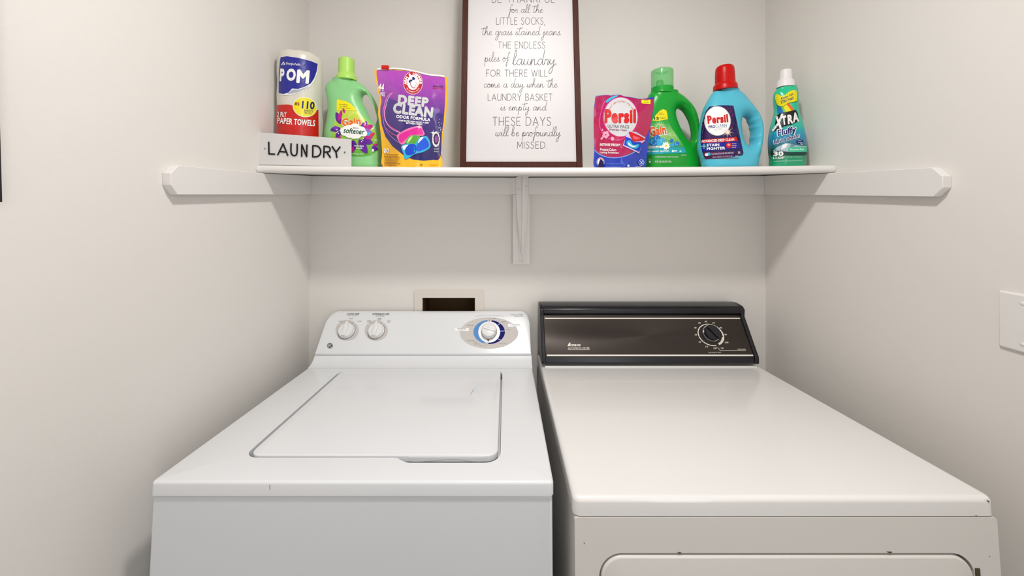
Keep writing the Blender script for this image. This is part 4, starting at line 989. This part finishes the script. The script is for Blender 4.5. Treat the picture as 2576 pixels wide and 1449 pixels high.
def up(s, x0, x1, base, h, w, gap=.26):
    S, wd_ = strokes(s, UP, gap); k = (x1-x0)/wd_
    for P in S: d.stroke([(x0+a*k, base-b*h) for a, b in P], w, ik, sm=False, same=True)
def script(s, x0, x1, base, xh, w, rot=0):
    S, wd_ = strokes(s, SR, .06); k = (x1-x0)/wd_
    for P in S: d.stroke([(x0+a*k, base-b*xh+rot*(a*k)) for a, b in P], w, ik, sm=False, same=True)
up('BE THANKFUL', 296, 825, 20, 60, 4, .3)
script('for all the', 436, 725, 108, 30, 3.0)
up('LITTLE SOCKS,', 333, 742, 207, 58, 3.5)
script('the grass stained jeans.', 208, 882, 298, 32, 3.2)
up('THE ENDLESS', 348, 744, 410, 56, 3.5)
script('piles of', 232, 436, 522, 34, 3.2)
script('laundry.', 468, 846, 552, 54, 4.2)
up('FOR THERE WILL', 247, 764, 648, 56, 3.8)
script('come a day when the', 226, 848, 742, 32, 3.4)
up('LAUNDRY BASKET', 261, 806, 852, 56, 3.8)
script('is empty and', 364, 755, 936, 31, 3.4)
up('THESE DAYS', 302, 792, 1064, 72, 4.6)
script('will be profoundly', 324, 872, 1154, 34, 3.5)
up('MISSED.', 510, 760, 1258, 56, 4.0)
d.build('verse_lettering', pf)

# ---- crimson pouch
P3 = Pack(Z3, [(98, 442), (130, 436), (160, 432), (250, 424), (300, 432), (360, 424), (430, 422), (475, 440), (560, 452), (700, 476), (800, 466), (860, 452), (886, 450), (886, 490), (878, 600), (860, 720), (838, 860), (820, 1000), (802, 1150), (782, 1280), (765, 1392), (640, 1398), (300, 1398), (85, 1394), (80, 1200), (76, 1000), (73, 800), (76, 620), (88, 520)],
          1.055, .030, .07, kind='pouch', wr=.0028, n=4, ybase=160+1396/5.367, Tf=lambda h: max(.15, 1.1-h/.22))
b3 = thing('detergent_pouch', 'crimson and blue pouch of laundry pacs in front of the green bottle', 'pouch', (xx(1568, 1.055), 1.055+CY, P3.zb+P3.lift))
P3.mesh('pouch_body', mat('pouch_blue_film', (16, 52, 172), .2, bump=.3, bscale=22, coat=.5), b3, grid=.005)
d = Decal(Z3, P3.map, cell=3.6, eps=.0004)
cr = ramp_mat('ink_pouch_crimson', [(0, (168, 8, 84)), (.4, (180, 8, 72)), (1, (168, 8, 82))], 1.53, 1.70, .2, bump=.3, bscale=22, coat=.5)
d.poly([(98, 446), (160, 436), (250, 428), (300, 436), (360, 428), (430, 426), (475, 444), (560, 460), (700, 482), (800, 474), (884, 486), (874, 600), (852, 740), (832, 860), (790, 960), (735, 1080), (640, 1180), (520, 1240), (380, 1272), (240, 1262), (150, 1230), (85, 1175), (80, 1000), (77, 800), (80, 620), (92, 520)], cr)
d.stroke([(85, 1170), (150, 1225), (250, 1262), (380, 1272), (520, 1242), (640, 1185)], 12, ink('pale_blue_line', (110, 160, 225)))
d.stroke([(230, 500), (190, 580), (150, 800), (200, 950), (300, 1020), (420, 1030), (520, 980)], 12, ink('crimson_light', (214, 60, 150)))
d.ell(434, 722, 238, 268, MATS['ink_crimson_light']); d.ell(436, 722, 226, 262, GR)
d.poly([(240, 500), (300, 455), (380, 430), (400, 440), (320, 480), (250, 530)], CY_, sm=True)
d.arctext('THAT NEW CLOTHES FEELING', 440, 735, 185, 225, -150, -28, 22, RD)
d.poly([(718, 490), (838, 490), (836, 545), (728, 540), (714, 525)], YE); d.text('4 ODORS', 776, 522, 82, 14, DG, bold=.02); d.text('new', 780, 496, 60, 10, DG, bold=.03, same=True)
d.text('Persil', 430, 712, 414, 186, RD, bold=.075, out=(ink('logo_shadow', (150, 20, 30)), 8, .01)) ; d.text('.', 632, 795, 10, 10, RD, bold=.02)
d.text('ULTRA PACS', 404, 850, 286, 42, ink('grey', (96, 96, 104)), rot=2, bold=.015); d.text('Everyday Clean', 400, 898, 234, 38, ink('plum', (130, 30, 80)), rot=3, bold=.015, same=True)
fl = ink('blossom', (240, 160, 185))
for i, (x, y, l, w, a) in enumerate([(235, 960, 50, 44, -130), (235, 960, 52, 44, -60), (235, 960, 52, 44, 10), (235, 960, 56, 44, 80), (235, 960, 56, 44, 140), (190, 915, 36, 18, -90), (170, 1030, 44, 24, -60), (300, 1020, 50, 50, -10)]): petal(d, x, y, l, w, a, fl, same=False)
d.ell(235, 962, 9, 9, ink('maroon2', (140, 20, 50)))
d.text('INTENSE FRESH*', 292, 1098, 268, 40, WH, rot=1.5, bold=.03); d.text('Protects Colors', 268, 1162, 216, 36, WH, rot=2, bold=.02, same=True); d.text('Lasting Freshness', 282, 1206, 252, 36, WH, rot=2, bold=.02, same=True)
d.poly([(535, 915), (640, 925), (765, 1000), (755, 1050), (720, 1070), (680, 1215), (460, 1110), (500, 1000)], ink('pod_film', (200, 185, 225)))
d.poly([(500, 990), (560, 1010), (610, 1060), (690, 1060), (718, 1075), (682, 1195), (478, 1100)], BL, sm=False); d.poly([(510, 1060), (560, 1040), (600, 1100), (680, 1090), (640, 1150), (540, 1120)], CY_, sm=True); d.poly([(540, 1070), (590, 1110), (650, 1110), (600, 1130), (540, 1100)], WH, sm=True)
d.poly([(548, 925), (600, 935), (748, 1010), (745, 1035), (620, 1055), (590, 1040), (550, 960)], RD, sm=True); d.poly([(600, 975), (640, 985), (690, 1010), (640, 1030), (600, 1010)], ink('pod_rose', (235, 90, 110)), sm=True)
d.ell(165, 1330, 52, 58, WH); d.ring(165, 1330, 48, 54, 9, RD); d.poly([(135, 1394), (150, 1320), (170, 1290), (205, 1330), (206, 1394)], DB, sm=True)
d.ell(708, 1337, 38, 40, WH); d.ell(708, 1337, 34, 36, BL); d.stroke([(695, 1320), (722, 1352)], 7, WH); d.stroke([(722, 1320), (698, 1352)], 7, WH, same=True)
d.poly([(522, 1368), (545, 1368), (545, 1394), (522, 1394)], WH, same=True); d.text('16 PACS', 665, 1393, 80, 12, WH, same=True); d.lines(240, 490, 1352, 1384, 2, ink('pale_blue_line', (110, 160, 225)), .3)
d.build('printed_front', b3)

# ---- green bottle with clear cap
P4 = Pack(Z3, [(842, 400), (1000, 392), (1160, 385), (1250, 428), (1330, 492), (1400, 570), (1452, 665), (1482, 780), (1490, 880), (1484, 990), (1468, 1080), (1464, 1150), (1480, 1222), (1492, 1290), (1484, 1399), (1100, 1399), (752, 1399), (742, 1250), (740, 1100), (744, 950), (750, 800), (752, 650), (768, 540), (800, 455)],
          1.170, .032, .046, holes=[[(1190, 618), (1235, 610), (1285, 642), (1332, 710), (1370, 790), (1394, 880), (1402, 950), (1396, 1020), (1380, 1058), (1350, 1056), (1310, 1010), (1260, 930), (1210, 820), (1176, 730), (1168, 660)]], ybase=160+1399/5.367, ytop=160+406/5.367, sx=.985)
b4 = thing('laundry_detergent_bottle', 'bright green detergent bottle with translucent cap, partly behind the crimson pouch', 'bottle', (xx(1690, 1.170), 1.170+CY, P4.zb+P4.lift))
P4.mesh('bottle_body', pl_('bright_green_plastic', (18, 162, 48), rough=.3), b4)
grn = MATS['bright_green_plastic']
cap('neck_ring', Z3, 998, [(160, 415), (158, 385), (150, 378), (150, 330), (138, 326), (60, 322), (0, 322)], 1.170, grn, b4, kr=.95)
ccm = mat('clear_green_plastic', (120, 215, 130), .12, alpha=.45, coat=.3)
cc = cap('cap', Z3, 996, [(150, 332), (151, 120), (146, 98), (132, 90), (90, 90), (84, 120), (70, 128), (0, 128)], 1.170, ccm, b4, kr=.94, label='translucent green cap')
cap('pour_spout', Z3, 968, [(54, 322), (46, 240), (38, 226), (0, 224)], 1.170, grn, b4, sy=.7)
d = Decal(Z3, P4.map, cell=2.6, eps=.0005)
g2 = ramp_mat('ink_green_label', [(0, (16, 150, 40)), (.35, (20, 160, 50)), (.7, (150, 205, 110)), (1, (40, 170, 70))], 1.53, 1.655, .32)
d.poly([(860, 775), (1070, 760), (1130, 880), (1220, 1010), (1300, 1130), (1345, 1250), (1340, 1330), (1300, 1355), (800, 1355), (800, 900)], g2)
d.poly([(862, 770), (905, 700), (960, 640), (1010, 614), (1050, 630), (1066, 680), (1072, 752), (960, 772)], YE)
d.text('Fresh', 978, 668, 46, 12, DG, bold=.01); d.text('laundry for', 980, 688, 92, 13, DG, bold=.01, same=True); d.text('15', 920, 740, 62, 42, DG, bold=.06, same=True); d.text('WEEKS*', 1002, 736, 84, 16, DG, bold=.03, same=True)
for a in range(-175, 0, 11):
    c, s_ = math.cos(math.radians(a)), math.sin(math.radians(a)); r_ = 128 if (a//11) % 2 else 105; d.poly([(965+50*c-4*s_, 880+50*s_+4*c), (965+50*c+4*s_, 880+50*s_-4*c), (965+r_*c*.8, 880+r_*s_)], ink('pale_ray', (214, 236, 170)), same=a > -175)
d.text('Gain', 936, 908, 236, 148, WH, rot=-9, bold=.14); d.text('Gain', 936, 906, 222, 132, ink('orange_red', (236, 92, 24)), rot=-9, bold=.07)
for i, (x, y, r) in enumerate([(925, 1010, 48), (1000, 1045, 46), (880, 1060, 60), (960, 1070, 40), (1190, 1085, 36), (1130, 1100, 28), (1120, 1040, 26), (840, 1040, 40)]): d.ell(x, y, r, r*.95, CY_ if i % 2 else ink('water_blue', (20, 120, 205)), n=24)
for i, (x, y, r) in enumerate([(925, 1010, 30), (1000, 1045, 28), (1190, 1085, 22), (880, 1060, 36)]): d.ring(x, y, r, r, 7, ink('foam', (140, 220, 235)), 20, 260)
d.poly([(800, 1115), (1000, 1110), (1100, 1120), (1080, 1145), (1000, 1142), (800, 1150)], WH); d.text('AromaBoost', 885, 1128, 158, 26, DG, rot=-1, bold=.01)
d.poly([(800, 1150), (980, 1140), (1110, 1130), (1290, 1130), (1322, 1205), (1100, 1215), (800, 1232)], ink('teal', (30, 168, 178)))
d.text('fresh water sparkle.', 925, 1185, 330, 36, WH, rot=-1.5, bold=.03); d.text('48', 1238, 1184, 26, 24, WH, bold=.02, same=True); d.ell(1138, 1182, 15, 15, WH, same=True); d.poly([(1155, 1174), (1190, 1172), (1190, 1186), (1155, 1188)], WH, same=True)
for a in range(0, 360, 36): petal(d, 1045, 1110, 58, 24, a+8, WH, same=a > 0)
d.ell(1045, 1112, 16, 14, YE)
for i in range(16): d.ell(random.uniform(960, 1170), random.uniform(950, 1040), 4, 4, WH, same=i > 0, n=8)
d.ring(1095, 962, 15, 15, 4, WH); d.text('CAUTION: EYE IRRITANT. HARMFUL IF SWALLOWED.', 1055, 1262, 310, 15, WH, bold=.015); d.text('65 FL OZ (2.03 QT) 1.92 L', 1010, 1327, 220, 34, WH, bold=.01, same=True)
d.text('SEE BACK', 1286, 1236, 66, 14, WH, bold=.01, same=True); d.text('48 LOADS', 830, 1292, 36, 12, WH, same=True); d.poly([(818, 1312), (842, 1312), (842, 1340), (818, 1340)], WH, same=True)
d.build('front_label', b4)

# ---- sky blue bottle with red cap
P5 = Pack(Z4, [(296, 410), (440, 400), (576, 392), (612, 402), (645, 425), (690, 468), (745, 535), (800, 608), (858, 690), (898, 770), (922, 855), (930, 950), (922, 1060), (900, 1180), (872, 1290), (818, 1394), (500, 1394), (158, 1394), (116, 1310), (82, 1220), (64, 1130), (72, 1040), (85, 920), (100, 820), (122, 720), (152, 620), (200, 525), (250, 445)],
          1.100, .037, .052, holes=[[(675, 742), (715, 745), (752, 772), (765, 812), (790, 852), (792, 890), (806, 930), (806, 980), (797, 1020), (800, 1060), (788, 1100), (760, 1130), (730, 1133), (692, 1100), (660, 1040), (640, 970), (630, 880), (633, 800), (650, 760)]], ybase=150+1394/5.175, ytop=150+405/5.175, sx=.94, Tf=lambda h: 1-.28*ease((h-.16)/.065))
b5 = thing('laundry_detergent_bottle', 'sky blue detergent bottle with red cap and finger-grip handle', 'bottle', (xx(1836, 1.100), 1.100+CY, P5.zb+P5.lift))
P5.mesh('bottle_body', pl_('sky_blue_plastic', (84, 188, 212), rough=.33), b5)
cap('cap', Z4, 438, [(166, 402), (164, 345), (150, 322), (138, 312), (134, 200), (128, 130), (118, 100), (96, 84), (50, 76), (0, 74)], 1.100, pl_('cap_red', (196, 6, 6), rough=.34, spec=.25), b5, kr=.85, tilt=-.03)
d = Decal(Z4, P5.map, cell=2.4, eps=.0005, step=.00009)
ind = ink('indigo', (40, 24, 84))
d.poly([(232, 612), (360, 596), (480, 596), (542, 600), (528, 700), (530, 800), (545, 900), (580, 1020), (620, 1120), (672, 1215), (660, 1245), (560, 1265), (400, 1288), (180, 1296), (140, 1210), (115, 1080), (118, 960), (130, 860), (150, 760), (180, 680)], ind, sm=False)
wine = ink('wine', (120, 20, 60))
for i in range(70):
    a = random.uniform(-60, 60); x, y = random.uniform(430, 530), random.uniform(615, 1000); d.poly([(x, y), (x+random.uniform(5, 22), y-random.uniform(10, 26)), (x+3, y+3)], ink('spark_red', (190, 40, 80)) if i % 2 else wine, same=i > 0)
for i in range(60): x, y = random.uniform(130, 320), random.uniform(900, 1010); d.ell(x, y, 4, 3, wine, same=True, n=6)
d.ell(335, 800, 172, 192, MATS['ink_silver']); d.ell(335, 800, 164, 184, WH)
d.text('Persil', 338, 775, 268, 112, RD, rot=-5, bold=.09); d.text('PRO', 262, 875, 84, 38, NV, rot=-5, bold=.06, same=True); d.text('CLEAN', 380, 862, 146, 40, ink('steel_blue', (50, 100, 160)), rot=-5, bold=.0, same=True)
d.poly([(222, 908), (450, 884), (450, 886), (222, 910)], MATS['ink_steel_blue'], same=True); d.text('Intense Fresh', 338, 914, 96, 9, gry, rot=-4, same=True)
for a in range(0, 180, 15):
    c, s_ = math.cos(math.radians(a+5)), math.sin(math.radians(a+5)); r_ = 85 if a % 45 == 0 else 48
    d.poly([(466-r_*c, 945-r_*s_), (466-4*s_, 945+4*c), (466+r_*c, 945+r_*s_), (466+4*s_, 945-4*c)], ink('spark', (250, 225, 215)), same=a > 0)
d.poly([(115, 1045), (300, 1030), (580, 1008), (596, 1058), (400, 1076), (122, 1088)], RD); d.text('ADVANCED DEEP CLEAN', 340, 1052, 420, 34, WH, rot=-3.5, bold=.045)
d.poly([(122, 1090), (400, 1078), (598, 1060), (636, 1150), (400, 1178), (136, 1192)], ink('royal', (20, 34, 150))); d.stroke([(162, 1100), (162, 1155)], 13, ink('aqua_green', (110, 200, 170)), sm=False); d.stroke([(136, 1128), (188, 1126)], 13, MATS['ink_aqua_green'], sm=False, same=True)
d.text('STAIN', 276, 1112, 160, 36, WH, rot=-2.5, bold=.055); d.text('FIGHTER', 314, 1156, 236, 36, WH, rot=-2.5, bold=.055, same=True)
d.ell(478, 1118, 36, 37, RD); d.ell(478, 1110, 18, 16, ink('pale_red', (240, 170, 170))); d.lines(518, 590, 1092, 1138, 3, MATS['ink_pale_red'], .6)
d.lines(150, 640, 1205, 1280, 5, wine, .5); d.ell(222, 1230, 26, 22, CY_); d.ell(195, 1236, 22, 20, WH); d.text('CAUTION: EYE AND SKIN IRRITANT', 400, 1222, 290, 24, ink('pale_lilac', (200, 190, 225)), rot=-3, bold=.03); d.text('100 FL OZ (3.12 US QT) 2.95 L', 404, 1268, 270, 26, MATS['ink_pale_lilac'], rot=-3, bold=.01, same=True)
d.text('50', 610, 1206, 30, 20, WH, rot=-3, bold=.02, same=True); d.text('LOADS', 612, 1224, 38, 9, WH, rot=-3, same=True); d.text('FRESH', 578, 1258, 40, 12, WH, rot=-12, same=True)
d.build('front_label', b5)

# ---- slim teal bottle
P6 = Pack(Z4, [(1112, 376), (1220, 360), (1342, 346), (1374, 372), (1384, 402), (1380, 470), (1374, 540), (1370, 615), (1384, 700), (1418, 790), (1454, 900), (1480, 1020), (1491, 1130), (1486, 1250), (1472, 1375), (1420, 1387), (1240, 1390), (1026, 1388), (1010, 1300), (996, 1180), (992, 1080), (1000, 980), (1020, 880), (1048, 790), (1074, 700), (1082, 640), (1072, 560), (1062, 475), (1068, 424), (1092, 392)],
          1.100, .032, .044, ybase=150+1387/5.175, ytop=150+392/5.175, sx=.885, Tf=lambda h: 1-.32*ease((h-.19)/.045))
b6 = thing('fabric_softener_bottle', 'slim teal waisted bottle with white cap at the right end of the shelf', 'bottle', (xx(1980, 1.1), 1.1+CY, P6.zb+P6.lift))
tealm = ramp_mat('teal_bottle_print', [(0, (24, 172, 122)), (.13, (22, 140, 95)), (.22, (24, 95, 75)), (.30, (50, 130, 160)), (.40, (28, 150, 192)), (.54, (36, 196, 166)), (1, (28, 200, 148))], 1.515, 1.74, .25, coat=.3)
P6.mesh('bottle_body', tealm, b6)
cap('cap', Z4, 1222, [(112, 362), (110, 352), (104, 285), (88, 268), (78, 262), (74, 160), (70, 142), (56, 132), (0, 128)], 1.100, pl_('cap_white', (242, 236, 238), rough=.4), b6, kr=.9, tilt=.02)
d = Decal(Z4, P6.map, cell=2.0, eps=.0005, step=.0001)
d.poly([(1112, 560), (1180, 600), (1260, 560), (1335, 665), (1310, 690), (1210, 700), (1118, 700)], ink('rainbow_blue', (30, 120, 190))); d.poly([(1160, 580), (1240, 560), (1335, 665), (1220, 695)], YE); d.poly([(1225, 570), (1262, 556), (1338, 668), (1305, 675)], OR); d.poly([(1150, 590), (1175, 585), (1235, 690), (1205, 695)], LG)
rb = [(1086, 490), (1100, 455), (1118, 452), (1170, 478), (1220, 460), (1270, 420), (1320, 402), (1358, 408), (1372, 450), (1368, 545), (1345, 525), (1300, 545), (1240, 575), (1180, 610), (1130, 600), (1100, 560)]
d.poly([(x, y+4) for x, y in rb], ink('ribbon_green', (20, 90, 50)), sm=True); d.poly([(1229+(x-1229)*.975, y-2) for x, y in rb], YE, sm=True)
d.text('Always Soft', 1240, 484, 172, 42, NV, rot=-22, bold=.03, shear=.15); d.text('XTRA Fresh!', 1240, 528, 176, 42, NV, rot=-22, bold=.04, shear=.15, same=True)
kw = dict(rot=-17, shear=.2)
d.poly([(1042, 944), (1085, 870), (1098, 780), (1092, 735), (1120, 722), (1150, 700), (1200, 700), (1350, 655), (1375, 700), (1392, 800), (1290, 850), (1200, 870), (1120, 920)], BK)
d.stroke([(1060, 925), (1130, 830), (1178, 715)], 26, WH, sm=False); d.stroke([(1108, 745), (1132, 820), (1158, 895)], 26, WH, sm=False, same=True)
d.text('T', 1205, 790, 64, 118, WH, rot=-10, bold=.07, shear=.15, same=True); d.text('R', 1274, 778, 68, 122, WH, rot=-10, bold=.07, shear=.15, same=True); d.text('A', 1345, 752, 76, 126, WH, rot=-10, bold=.07, shear=.1, same=True)
d.text('Fluffy', 1236, 942, 268, 122, WH, rot=-13, bold=.13, shear=.2); d.text('Fluffy', 1236, 942, 250, 104, NV, rot=-13, bold=.045, shear=.2)
d.text('fabric softener', 1236, 1030, 356, 62, WH, rot=-16, bold=.11, shear=.1); d.text('fabric softener', 1236, 1030, 344, 48, NV, rot=-16, bold=.03, shear=.1)
d.ell(1402, 1068, 44, 27, NV, rot=-5); d.lines(1376, 1430, 1056, 1078, 2, WH, .4); d.ring(1424, 1094, 16, 14, 6, WH, 20, 300)
mtn = [(1060, 1190), (1110, 1140), (1160, 1115), (1220, 1088), (1270, 1092), (1330, 1112), (1400, 1122), (1486, 1128), (1487, 1195), (1300, 1205)]
d.poly(mtn, ink('mountain', (178, 200, 210))); d.poly([(1180, 1110), (1225, 1092), (1250, 1100), (1215, 1150), (1160, 1170)], WH); d.poly([(1290, 1100), (1340, 1118), (1300, 1150), (1270, 1130)], ink('mountain_shade', (120, 150, 175)))
fo = ink('forest', (20, 66, 60)); d.k += 1
for i in range(26):
    x = 1002+i*19; h_ = random.uniform(24, 62)*(1 if i < 10 else .6); b_ = 1215+(6 if i > 8 else 0); d.poly([(x-11, b_), (x, b_-h_), (x+11, b_)], fo, same=True)
d.poly([(1000, 1205), (1486, 1200), (1484, 1240), (1002, 1245)], fo, same=True)
d.poly([(1270, 1140), (1487, 1136), (1487, 1202), (1268, 1206), (1248, 1185), (1250, 1158)], ink('aqua', (70, 205, 160))); d.text('Mountain Rain', 1362, 1170, 178, 24, WH, rot=-1, bold=.02)
d.text('30', 1128, 1226, 122, 62, WH, bold=.08); d.text('LOADS*', 1136, 1278, 136, 34, WH, rot=-2, bold=.05, same=True); d.text('25 FL OZ (0.19 GAL) 0.73 L', 1332, 1272, 206, 26, ink('pale_aqua', (170, 225, 205)), rot=-1, bold=.0, same=True)
d.text('CAUTION: MAY IRRITATE EYES. SEE BACK PANEL FOR MORE.', 1252, 1320, 360, 18, MATS['ink_pale_aqua'], rot=-2, bold=.02, same=True)
d.build('front_label', b6)
